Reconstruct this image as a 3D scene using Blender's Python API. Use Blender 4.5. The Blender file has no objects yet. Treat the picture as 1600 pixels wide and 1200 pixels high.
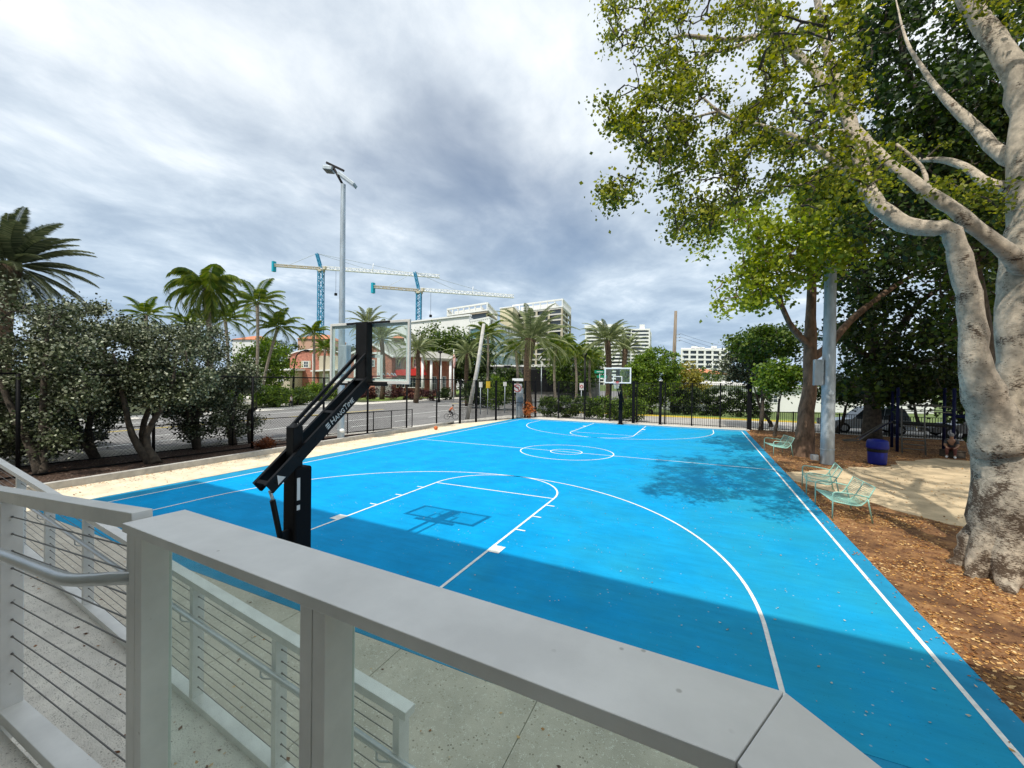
import bpy, bmesh, math, random
import numpy as np
from mathutils import Vector, Matrix, noise as mnoise
R = math.radians
scene = bpy.context.scene
COL = scene.collection

# ------------------------------------------------------------------ camera
CF, CPIT, CYAW, CROL = 641.52, -0.0077227, 0.43056, 0.0127549
CP = np.array([5.24118, -4.31746, 3.04650])
_c, _s = math.cos(CYAW), math.sin(CYAW)
_fwd = np.array([-_s, _c, 0.0]); _rt = np.array([_c, _s, 0.0]); _up = np.array([0, 0, 1.0])
_fw = _fwd*math.cos(CPIT)+_up*math.sin(CPIT); _u = _up*math.cos(CPIT)-_fwd*math.sin(CPIT)
_r2 = _rt*math.cos(CROL)+_u*math.sin(CROL); _u2 = _u*math.cos(CROL)-_rt*math.sin(CROL)
cam = bpy.data.cameras.new('camera'); camo = bpy.data.objects.new('camera', cam); COL.objects.link(camo)
cam.sensor_fit = 'HORIZONTAL'; cam.sensor_width = 36; cam.lens = 36*CF/1600
cam.clip_start = 0.05; cam.clip_end = 4000
M = Matrix((( _r2[0], _u2[0], -_fw[0], CP[0]), (_r2[1], _u2[1], -_fw[1], CP[1]), (_r2[2], _u2[2], -_fw[2], CP[2]), (0, 0, 0, 1)))
camo.matrix_world = M
scene.camera = camo
def ray(x, y): return _fw+_r2*(x-800)/CF-_u2*(y-600)/CF
def at(x, y, d): return CP+ray(x, y)*d                       # a point a real distance d ahead
def gz(x, y, z=0.0):
    r = ray(x, y); return CP+r*(z-CP[2])/r[2]                # where a sight line meets height z

# ------------------------------------------------------------------ world
SUN = Vector((0.055, 0.645, -1.0)).normalized()
EXPOSURE = 0.08
w = bpy.data.worlds.new('World'); scene.world = w; w.use_nodes = True
nt = w.node_tree; nt.nodes.clear()
def N(t, kind, **kw):
    n = t.nodes.new(kind)
    for k, v in kw.items():
        if k.startswith('i_'):
            key = k[2:]; n.inputs[int(key) if key.isdigit() else key.replace('_', ' ')].default_value = v
        else: setattr(n, k, v)
    return n
def ramp(t, stops, interp='LINEAR'):
    n = t.nodes.new('ShaderNodeValToRGB'); cr = n.color_ramp; cr.interpolation = interp
    while len(cr.elements) < len(stops): cr.elements.new(0.5)
    for e, (p, c) in zip(cr.elements, stops):
        e.position = p; e.color = tuple(c)+(1,) if len(c) == 3 else c
    return n
out = N(nt, 'ShaderNodeOutputWorld'); bg = N(nt, 'ShaderNodeBackground')
sky = N(nt, 'ShaderNodeTexSky', sky_type='NISHITA', sun_disc=False, sun_elevation=R(57), sun_rotation=R(185))
skm = N(nt, 'ShaderNodeMixRGB', blend_type='MULTIPLY', i_0=1.0); skm.inputs[2].default_value = (.09, .09, .09, 1)
nt.links.new(sky.outputs[0], skm.inputs[1])
tc = N(nt, 'ShaderNodeTexCoord'); sx = N(nt, 'ShaderNodeSeparateXYZ'); nt.links.new(tc.outputs['Generated'], sx.inputs[0])
def math_(t, op, a, b=None, **kw):
    n = t.nodes.new('ShaderNodeMath'); n.operation = op
    for i, v in enumerate((a, b)):
        if v is None: continue
        if isinstance(v, (int, float)): n.inputs[i].default_value = v
        else: t.links.new(v, n.inputs[i])
    return n.outputs[0]
zc = math_(nt, 'ADD', math_(nt, 'MAXIMUM', sx.outputs[2], 0.0), 0.16)
cu = math_(nt, 'DIVIDE', sx.outputs[0], zc); cv = math_(nt, 'DIVIDE', sx.outputs[1], zc)
cb = N(nt, 'ShaderNodeCombineXYZ'); nt.links.new(cu, cb.inputs[0]); nt.links.new(cv, cb.inputs[1])
rotm = N(nt, 'ShaderNodeMapping'); rotm.inputs['Rotation'].default_value = (0, 0, R(35)); rotm.inputs['Scale'].default_value = (1.0, 0.82, 1); rotm.inputs['Location'].default_value = (3.1, 1.7, 0)
nt.links.new(cb.outputs[0], rotm.inputs[0])
n1 = N(nt, 'ShaderNodeTexNoise', i_Scale=0.62, i_Detail=6.0, i_Roughness=0.5, i_Distortion=0.35)
n2 = N(nt, 'ShaderNodeTexNoise', i_Scale=2.4, i_Detail=9.0, i_Roughness=0.6, i_Distortion=0.25)
nt.links.new(rotm.outputs[0], n1.inputs[0]); nt.links.new(rotm.outputs[0], n2.inputs[0])
mixn = math_(nt, 'ADD', math_(nt, 'MULTIPLY', n1.outputs[0], 0.46), math_(nt, 'MULTIPLY', n2.outputs[0], 0.54))
# whiter high up, greyer lower down as in any layered overcast
lift = math_(nt, 'ADD', mixn, math_(nt, 'MULTIPLY', math_(nt, 'SUBTRACT', sx.outputs[2], 0.34), 0.22))
cr1 = ramp(nt, [(0.32, (.28, .38, .51)), (0.42, (.36, .47, .60)), (0.51, (.49, .60, .715)), (0.59, (.74, .82, .91)), (0.70, (.96, .99, 1.0))])
cr2 = ramp(nt, [(0.32, (.33, .395, .48)), (0.42, (.42, .485, .57)), (0.50, (.55, .615, .69)), (0.57, (.68, .735, .79)), (0.68, (.86, .895, .92))])
nt.links.new(lift, cr1.inputs[0]); nt.links.new(lift, cr2.inputs[0])
hgt = ramp(nt, [(0.12, (0, 0, 0)), (0.50, (1, 1, 1))]); nt.links.new(sx.outputs[2], hgt.inputs[0])
cr = N(nt, 'ShaderNodeMixRGB'); nt.links.new(hgt.outputs[0], cr.inputs[0]); nt.links.new(cr1.outputs[0], cr.inputs[1]); nt.links.new(cr2.outputs[0], cr.inputs[2])
cov = ramp(nt, [(0.30, (.35,)*3), (0.42, (1, 1, 1))]); nt.links.new(n1.outputs[0], cov.inputs[0])
mx = N(nt, 'ShaderNodeMixRGB'); nt.links.new(cov.outputs[0], mx.inputs[0]); nt.links.new(skm.outputs[0], mx.inputs[1]); nt.links.new(cr.outputs[0], mx.inputs[2])
nt.links.new(mx.outputs[0], bg.inputs[0]); bg.inputs[1].default_value = 1.22
nt.links.new(bg.outputs[0], out.inputs[0])
# ------------------------------------------------------------------ sun
sl = bpy.data.lights.new('sun', 'SUN'); sl.energy = 3.8; sl.angle = R(0.6); sl.color = (1.0, .95, .86)
so = bpy.data.objects.new('sun', sl); COL.objects.link(so); so.rotation_euler = SUN.to_track_quat('-Z', 'Y').to_euler(); so.location = (0, -40, 60)
scene.view_settings.view_transform = 'Standard'; scene.view_settings.look = 'None'
scene.view_settings.exposure = EXPOSURE; scene.view_settings.gamma = 1
scene.render.engine = 'CYCLES'
scene.cycles.max_bounces = 6; scene.cycles.transparent_max_bounces = 12; scene.cycles.transmission_bounces = 6

# ------------------------------------------------------------------ materials
MATS = {}
def mat(name, col, rough=.7, metal=0.0, var=0.0, vscale=5.0, bump=0.0, bscale=40.0, detail=6, col2=None, spec=.5, stretch=None, vramp=(.35, .65), extra=None):
    if name in MATS: return MATS[name]
    m = bpy.data.materials.new(name); m.use_nodes = True; t = m.node_tree; b = t.nodes['Principled BSDF']
    b.inputs['Roughness'].default_value = rough; b.inputs['Metallic'].default_value = metal; b.inputs['Specular IOR Level'].default_value = spec
    tcn = N(t, 'ShaderNodeTexCoord'); src = tcn.outputs['Object']
    if stretch:
        mp = N(t, 'ShaderNodeMapping'); mp.inputs['Scale'].default_value = stretch; t.links.new(src, mp.inputs[0]); src = mp.outputs[0]
    if var or col2:
        c2 = col2 or tuple(max(0, c*(1-var)) for c in col); c1 = col if col2 else tuple(min(1, c*(1+var*.6)) for c in col)
        nz = N(t, 'ShaderNodeTexNoise', i_Scale=vscale, i_Detail=float(detail), i_Roughness=.6); t.links.new(src, nz.inputs[0])
        rp = ramp(t, [(vramp[0], c2), (vramp[1], c1)]); t.links.new(nz.outputs[0], rp.inputs[0]); t.links.new(rp.outputs[0], b.inputs['Base Color'])
    else: b.inputs['Base Color'].default_value = tuple(col)+(1,)
    if bump:
        nb = N(t, 'ShaderNodeTexNoise', i_Scale=bscale, i_Detail=5.0); t.links.new(src, nb.inputs[0])
        bp = N(t, 'ShaderNodeBump', i_Strength=bump, i_Distance=.02); t.links.new(nb.outputs[0], bp.inputs['Height']); t.links.new(bp.outputs[0], b.inputs['Normal'])
    if extra: extra(t, b, src)
    MATS[name] = m; return m
def leafmat(name, cols, trans=.3, rough=.5, spec=.35):
    if name in MATS: return MATS[name]
    m = bpy.data.materials.new(name); m.use_nodes = True; t = m.node_tree; b = t.nodes['Principled BSDF']
    g = N(t, 'ShaderNodeNewGeometry'); k = len(cols)
    rp = ramp(t, [(i/(k-1), c) for i, c in enumerate(cols)]); t.links.new(g.outputs['Random Per Island'], rp.inputs[0])
    t.links.new(rp.outputs[0], b.inputs['Base Color']); b.inputs['Roughness'].default_value = rough; b.inputs['Specular IOR Level'].default_value = spec
    tr = N(t, 'ShaderNodeBsdfTranslucent'); hs = N(t, 'ShaderNodeHueSaturation', i_Saturation=1.15, i_Value=1.3)
    t.links.new(rp.outputs[0], hs.inputs['Color']); t.links.new(hs.outputs[0], tr.inputs[0])
    ms = N(t, 'ShaderNodeMixShader', i_0=trans); t.links.new(b.outputs[0], ms.inputs[1]); t.links.new(tr.outputs[0], ms.inputs[2])
    t.links.new(ms.outputs[0], t.nodes['Material Output'].inputs[0]); MATS[name] = m; return m
def speckle(scale, thr, color, t, b, src, amount=1.0):
    """mix small flecks of a colour over whatever feeds Base Color"""
    v = N(t, 'ShaderNodeTexVoronoi', i_Scale=scale); t.links.new(src, v.inputs[0])
    r = ramp(t, [(thr, (amount,)*3), (thr+.04, (0, 0, 0))]); t.links.new(v.outputs['Distance'], r.inputs[0])
    n = N(t, 'ShaderNodeTexNoise', i_Scale=scale*.23, i_Detail=3.0); t.links.new(src, n.inputs[0])
    r2 = ramp(t, [(.5, (0, 0, 0)), (.58, (1, 1, 1))]); t.links.new(n.outputs[0], r2.inputs[0])
    f = math_(t, 'MULTIPLY', r.outputs[0], r2.outputs[0])
    mm = N(t, 'ShaderNodeMixRGB'); t.links.new(f, mm.inputs[0])
    lk = b.inputs['Base Color'].links
    if lk: t.links.new(lk[0].from_socket, mm.inputs[1])
    else: mm.inputs[1].default_value = b.inputs['Base Color'].default_value
    mm.inputs[2].default_value = tuple(color)+(1,); t.links.new(mm.outputs[0], b.inputs['Base Color'])

def court_extra(t, b, src):
    # worn, dusty patches towards the trees (+X side), plus fine specks
    sp = N(t, 'ShaderNodeSeparateXYZ'); t.links.new(src, sp.inputs[0])
    n = N(t, 'ShaderNodeTexNoise', i_Scale=.55, i_Detail=7.0, i_Roughness=.65); t.links.new(src, n.inputs[0])
    f = math_(t, 'ADD', math_(t, 'MULTIPLY', sp.outputs[0], .055), n.outputs[0])
    r = ramp(t, [(.55, (0, 0, 0)), (1.0, (.55,)*3)]); t.links.new(f, r.inputs[0])
    mm = N(t, 'ShaderNodeMixRGB'); t.links.new(r.outputs[0], mm.inputs[0]); t.links.new(b.inputs['Base Color'].links[0].from_socket, mm.inputs[1]); mm.inputs[2].default_value = (.03, .33, .40, 1)
    t.links.new(mm.outputs[0], b.inputs['Base Color'])
    speckle(9, .07, (.5, .55, .5), t, b, src, .7); speckle(26, .14, (.01, .17, .30), t, b, src, .6)
    mp = N(t, 'ShaderNodeMapping'); mp.inputs['Scale'].default_value = (.35, 2.2, 1); mp.inputs['Rotation'].default_value = (0, 0, .3); t.links.new(src, mp.inputs[0])
    n9 = N(t, 'ShaderNodeTexNoise', i_Scale=3.0, i_Detail=9.0, i_Roughness=.72); t.links.new(mp.outputs[0], n9.inputs[0])
    r9 = ramp(t, [(.30, (.88,)*3), (.55, (1,)*3), (.75, (1.06,)*3)]); t.links.new(n9.outputs[0], r9.inputs[0])
    m9 = N(t, 'ShaderNodeMixRGB', blend_type='MULTIPLY', i_0=1.0); t.links.new(b.inputs['Base Color'].links[0].from_socket, m9.inputs[1]); t.links.new(r9.outputs[0], m9.inputs[2]); t.links.new(m9.outputs[0], b.inputs['Base Color'])
M_COURT = mat('court_paint', (.0, .315, .665), .75, var=.12, vscale=1.2, bump=.12, bscale=90, extra=court_extra, spec=.10)
M_BORDER = mat('court_border_paint', (.02, .27, .48), .75, var=.15, vscale=2, bump=.12, bscale=90, extra=lambda t, b, s: speckle(9, .06, (.45, .5, .45), t, b, s, .7), spec=.10)
M_LINE = mat('line_paint', (.82, .84, .80), .6, var=.14, vscale=9, extra=lambda t, b, s: speckle(24, .10, (.2, .5, .65), t, b, s, .8))
M_SAND = mat('pale_sand', (.74, .64, .47), .9, var=.18, vscale=2.2, bump=.5, bscale=30, extra=lambda t, b, s: speckle(13, .13, (.33, .2, .09), t, b, s, .8))
M_SAND2 = mat('trodden_sand', (.58, .45, .28), .95, var=.28, vscale=1.5, bump=.5, bscale=25, extra=lambda t, b, s: speckle(16, .12, (.22, .12, .05), t, b, s, .8))
def mulch_extra(t, b, src):
    speckle(30, .2, (.5, .30, .11), t, b, src, .9)
    n9 = N(t, 'ShaderNodeTexNoise', i_Scale=.9, i_Detail=6.0, i_Roughness=.65); t.links.new(src, n9.inputs[0]); r9 = ramp(t, [(.38, (.45, .42, .40)), (.6, (1.05, 1.05, 1.05))]); t.links.new(n9.outputs[0], r9.inputs[0])  # broad dark patches: matted mulch and dappled tree shade put into the colour
    m9 = N(t, 'ShaderNodeMixRGB', blend_type='MULTIPLY', i_0=1.0); t.links.new(b.inputs['Base Color'].links[0].from_socket, m9.inputs[1]); t.links.new(r9.outputs[0], m9.inputs[2]); t.links.new(m9.outputs[0], b.inputs['Base Color'])
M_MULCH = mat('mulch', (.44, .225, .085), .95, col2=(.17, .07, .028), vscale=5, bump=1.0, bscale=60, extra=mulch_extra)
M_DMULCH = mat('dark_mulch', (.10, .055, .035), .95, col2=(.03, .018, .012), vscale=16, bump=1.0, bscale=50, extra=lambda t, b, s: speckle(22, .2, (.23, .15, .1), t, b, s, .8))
M_CONC = mat('shell_concrete', (.56, .51, .42), .85, var=.16, vscale=1.6, bump=.25, bscale=120, extra=lambda t, b, s: (speckle(75, .34, (.74, .72, .64), t, b, s, 1.0), speckle(38, .28, (.38, .34, .26), t, b, s, .7), speckle(22, .17, (.16, .13, .09), t, b, s, .8)))
M_RAMP = mat('ramp_concrete', (.80, .76, .68), .88, var=.16, vscale=2.5, bump=.8, bscale=85, extra=lambda t, b, s: (speckle(80, .32, (.36, .33, .28), t, b, s, .9), speckle(28, .16, (.22, .19, .14), t, b, s, .7)))
M_KERB = mat('kerb_concrete', (.48, .46, .42), .85, var=.22, vscale=4, bump=.2)
M_WALK = mat('pale_concrete', (.60, .57, .51), .85, var=.14, vscale=1.3, bump=.15, bscale=40)
M_ROAD = mat('asphalt', (.20, .195, .19), .85, var=.22, vscale=.5, bump=.3, bscale=60, stretch=(1, .35, 1))
M_STREET = mat('pale_asphalt', (.42, .40, .37), .85, var=.15, vscale=.6)
M_GRASS = mat('grass_ground', (.14, .19, .045), .95, col2=(.06, .10, .025), vscale=3, bump=.6, bscale=30)
M_LAWN = mat('bright_lawn', (.22, .30, .06), .95, col2=(.13, .2, .035), vscale=3, bump=.6, bscale=30)
def rail_extra(t, b, src):
    speckle(14, .05, (.22, .2, .16), t, b, src, .5)
M_RAIL = mat('painted_aluminium', (.77, .765, .735), .42, metal=.2, var=.10, vscale=3.5, bump=.04, bscale=260, extra=rail_extra)
M_RAILP = mat('satin_steel', (.60, .61, .60), .33, metal=.65, var=.08, vscale=6)
M_CABLE = mat('cable_steel', (.20, .19, .18), .4, metal=.8)
M_DARKH = mat('dark_fitting', (.02, .02, .022), .5)
M_BLACK = mat('black_metal', (.008, .008, .009), .5, var=.3, vscale=6, spec=.22)
M_BLACKM = mat('matte_black_pad', (.006, .006, .007), .7, bump=.06, bscale=30, spec=.15)
M_FENCE = mat('black_fence', (.007, .007, .008), .6, spec=.12)
M_GALV = mat('galvanised', (.42, .47, .50), .5, metal=.45, var=.22, vscale=5, stretch=(1, 1, .3))
M_WHITE = mat('white_paint', (.80, .80, .78), .5, var=.06)
M_WHITE2 = mat('white_render', (.78, .78, .75), .8, var=.06, vscale=.3)
M_MINT = mat('mint_powder_coat', (.33, .60, .50), .45, var=.08)
M_BLUEP = mat('blue_plastic', (.004, .012, .19), .45, spec=.3)
M_BLUED = mat('shade_darkened_blue', (.004, .007, .045), .6, spec=.2)  # blue darkened so the park's deep shade is in the colour
M_ORANGE = mat('basketball_rubber', (.55, .13, .03), .7, bump=.2, bscale=200)
M_RED = mat('red_canvas', (.52, .02, .015), .7)
M_GREENS = mat('street_sign_green', (.0, .22, .12), .5)
M_YEL = mat('yellow_paint', (.75, .50, .03), .6)
M_LINEY = mat('kerb_yellow', (.70, .52, .06), .7, var=.2)
M_WOODP = mat('pole_wood', (.25, .20, .15), .9, var=.35, vscale=8, stretch=(1, 1, .1), bump=.3)
M_CRANEB = mat('crane_blue', (.02, .24, .42), .6)
M_CRANET = mat('counterweight_teal', (.0, .33, .46), .6)
M_ROOFG = mat('grey_shingle', (.33, .32, .29), .9, var=.25, vscale=3, stretch=(1, 1, 6))
M_ROOFO = mat('clay_tile', (.52, .20, .10), .85, var=.25, vscale=2)
M_BEIGE = mat('beige_render', (.50, .45, .34), .85, var=.1, vscale=.4)
M_GLASSD = mat('dark_glazing', (.03, .045, .055), .12, spec=.8)
M_GLASSB = mat('blue_green_glazing', (.10, .22, .22), .12, spec=.8, var=.3, vscale=.15)
M_SKIN = mat('skin', (.36, .2, .13), .6); M_HAIR = mat('hair', (.015, .01, .008), .7)
M_SHIRTO = mat('orange_shirt', (.62, .16, .07), .8); M_SHIRTW = mat('pale_shirt', (.6, .6, .56), .8); M_TROUS = mat('dark_trousers', (.018, .018, .022), .8)
M_SHIRTG = mat('grey_shirt', (.2, .2, .21), .8)
M_TYRE = mat('tyre_rubber', (.015, .015, .015), .8); M_RIM = mat('wheel_alloy', (.4, .4, .41), .35, metal=.8)
def brick_extra(t, b, src):
    sp = N(t, 'ShaderNodeSeparateXYZ'); t.links.new(src, sp.inputs[0]); c = N(t, 'ShaderNodeCombineXYZ')
    t.links.new(math_(t, 'ADD', sp.outputs[0], sp.outputs[1]), c.inputs[0]); t.links.new(sp.outputs[2], c.inputs[1])
    k = N(t, 'ShaderNodeTexBrick', i_Scale=3.0); t.links.new(c.outputs[0], k.inputs[0])
    k.inputs['Color1'].default_value = (.52, .22, .15, 1); k.inputs['Color2'].default_value = (.36, .13, .09, 1); k.inputs['Mortar'].default_value = (.46, .38, .31, 1)
    k.inputs['Mortar Size'].default_value = .012; k.inputs['Bias'].default_value = -.1
    n = N(t, 'ShaderNodeTexNoise', i_Scale=2.2, i_Detail=6.0, i_Roughness=.8); t.links.new(src, n.inputs[0])
    r = ramp(t, [(.3, (.55, .5, .5)), (.7, (1.3, 1.15, 1.1))]); t.links.new(n.outputs[0], r.inputs[0])
    mm = N(t, 'ShaderNodeMixRGB', blend_type='MULTIPLY', i_0=1.0); t.links.new(k.outputs[0], mm.inputs[1]); t.links.new(r.outputs[0], mm.inputs[2]); t.links.new(mm.outputs[0], b.inputs['Base Color'])
M_BRICK = mat('brickwork', (.4, .12, .07), .9, extra=brick_extra)
def bark_extra(cd, thr):
    def f(t, b, src):
        mp = N(t, 'ShaderNodeMapping'); mp.inputs['Scale'].default_value = (1, 1, 3.2); t.links.new(src, mp.inputs[0])
        n = N(t, 'ShaderNodeTexNoise', i_Scale=21.0, i_Detail=9.0, i_Roughness=.8); t.links.new(mp.outputs[0], n.inputs[0])
        n3 = N(t, 'ShaderNodeTexNoise', i_Scale=2.6, i_Detail=7.0, i_Roughness=.68); t.links.new(src, n3.inputs[0])
        sp = N(t, 'ShaderNodeSeparateXYZ'); t.links.new(src, sp.inputs[0])
        low = math_(t, 'MULTIPLY', math_(t, 'SUBTRACT', 3.0, sp.outputs[2]), .03)   # stained old bark low on the trunk
        s = math_(t, 'ADD', math_(t, 'ADD', math_(t, 'MULTIPLY', n.outputs[0], .5), math_(t, 'MULTIPLY', n3.outputs[0], .5)), math_(t, 'MINIMUM', math_(t, 'MAXIMUM', low, 0.0), .055))
        r = ramp(t, [(thr, (0, 0, 0)), (thr+.035, (.95,)*3)]); t.links.new(s, r.inputs[0])
        mm = N(t, 'ShaderNodeMixRGB'); t.links.new(r.outputs[0], mm.inputs[0]); t.links.new(b.inputs['Base Color'].links[0].from_socket, mm.inputs[1]); mm.inputs[2].default_value = tuple(cd)+(1,)
        t.links.new(mm.outputs[0], b.inputs['Base Color'])
        speckle(24, .16, tuple(cd), t, b, src, .8)
        bp = N(t, 'ShaderNodeBump', i_Strength=1.0, i_Distance=.05); t.links.new(s, bp.inputs['Height']); t.links.new(bp.outputs[0], b.inputs['Normal'])
    return f
M_BARK = mat('pale_bark', (.57, .485, .375), .9, var=.35, vscale=9, extra=bark_extra((.075, .045, .025), .545))
M_BARKB = mat('brown_bark', (.23, .14, .09), .9, col2=(.08, .05, .03), vscale=6, stretch=(1, 1, .35), bump=.8, bscale=25)
M_BARKD = mat('dark_bark', (.07, .055, .04), .9, var=.5, vscale=6, bump=.6)
M_PTRUNK = mat('palm_bark', (.24, .20, .155), .9, var=.4, vscale=9, stretch=(.3, .3, 2.5), bump=.6)
M_DTRUNK = mat('date_palm_bark', (.13, .085, .05), .95, col2=(.04, .025, .015), vscale=7, bump=1)
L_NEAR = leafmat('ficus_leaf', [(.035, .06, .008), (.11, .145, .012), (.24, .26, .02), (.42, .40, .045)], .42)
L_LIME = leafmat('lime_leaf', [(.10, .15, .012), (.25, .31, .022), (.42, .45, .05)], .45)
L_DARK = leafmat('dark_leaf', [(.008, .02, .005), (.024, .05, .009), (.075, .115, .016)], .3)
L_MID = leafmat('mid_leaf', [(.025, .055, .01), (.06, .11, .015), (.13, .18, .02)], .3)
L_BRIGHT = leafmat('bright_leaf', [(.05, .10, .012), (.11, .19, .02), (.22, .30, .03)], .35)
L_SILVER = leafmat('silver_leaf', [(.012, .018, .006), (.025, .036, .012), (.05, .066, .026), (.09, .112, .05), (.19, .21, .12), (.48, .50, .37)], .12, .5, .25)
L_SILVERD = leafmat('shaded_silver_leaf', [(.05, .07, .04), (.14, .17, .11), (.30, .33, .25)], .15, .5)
L_DATE = leafmat('date_frond', [(.09, .12, .045), (.18, .215, .09), (.30, .32, .15)], .25)
L_COCO = leafmat('coconut_frond', [(.04, .085, .012), (.10, .16, .02), (.24, .26, .04)], .3)
L_RUST = leafmat('rust_leaf', [(.10, .03, .012), (.25, .08, .03)], .25)
L_WINE = leafmat('wine_leaf', [(.03, .012, .012), (.09, .02, .02)], .25)
L_YEL = leafmat('yellow_leaf', [(.12, .12, .02), (.35, .30, .05)], .3)
L_CHIP = leafmat('dry_leaf', [(.06, .024, .01), (.22, .085, .025), (.42, .19, .05), (.58, .32, .10), (.74, .52, .26)], .05, .7)
L_LITTER = leafmat('court_litter', [(.12, .1, .05), (.45, .42, .3), (.6, .62, .5)], .05, .7)
def glass_mat(name, tint, dirt):
    m = bpy.data.materials.new(name); m.use_nodes = True; t = m.node_tree; t.nodes.remove(t.nodes['Principled BSDF'])
    tr = N(t, 'ShaderNodeBsdfTransparent'); tr.inputs[0].default_value = tuple(tint)+(1,)
    gl = N(t, 'ShaderNodeBsdfGlossy', i_Roughness=.02); gl.inputs[0].default_value = (.9, .95, .93, 1)
    lw = N(t, 'ShaderNodeLayerWeight', i_Blend=.5); fr = math_(t, 'ADD', math_(t, 'MULTIPLY', math_(t, 'POWER', lw.outputs['Facing'], 4.0), .45), .025); m1 = N(t, 'ShaderNodeMixShader'); t.links.new(fr, m1.inputs[0]); t.links.new(tr.outputs[0], m1.inputs[1]); t.links.new(gl.outputs[0], m1.inputs[2])
    df = N(t, 'ShaderNodeBsdfDiffuse'); df.inputs[0].default_value = (.62, .70, .66, 1)
    tcn = N(t, 'ShaderNodeTexCoord'); mp = N(t, 'ShaderNodeMapping'); mp.inputs['Scale'].default_value = (1, 1, .35); t.links.new(tcn.outputs['Object'], mp.inputs[0])
    n = N(t, 'ShaderNodeTexNoise', i_Scale=9.0, i_Detail=8.0, i_Roughness=.7); t.links.new(mp.outputs[0], n.inputs[0])
    r = ramp(t, [(.42, (dirt*.25,)*3), (.75, (dirt,)*3)]); t.links.new(n.outputs[0], r.inputs[0])
    m2 = N(t, 'ShaderNodeMixShader'); t.links.new(r.outputs[0], m2.inputs[0]); t.links.new(m1.outputs[0], m2.inputs[1]); t.links.new(df.outputs[0], m2.inputs[2])
    t.links.new(m2.outputs[0], t.nodes['Material Output'].inputs[0]); MATS[name] = m; return m
M_GLASS = glass_mat('green_safety_glass', (.93, .985, .955), .09)
M_CLEAR = glass_mat('clear_backboard', (.90, .95, .95), .10)

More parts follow.
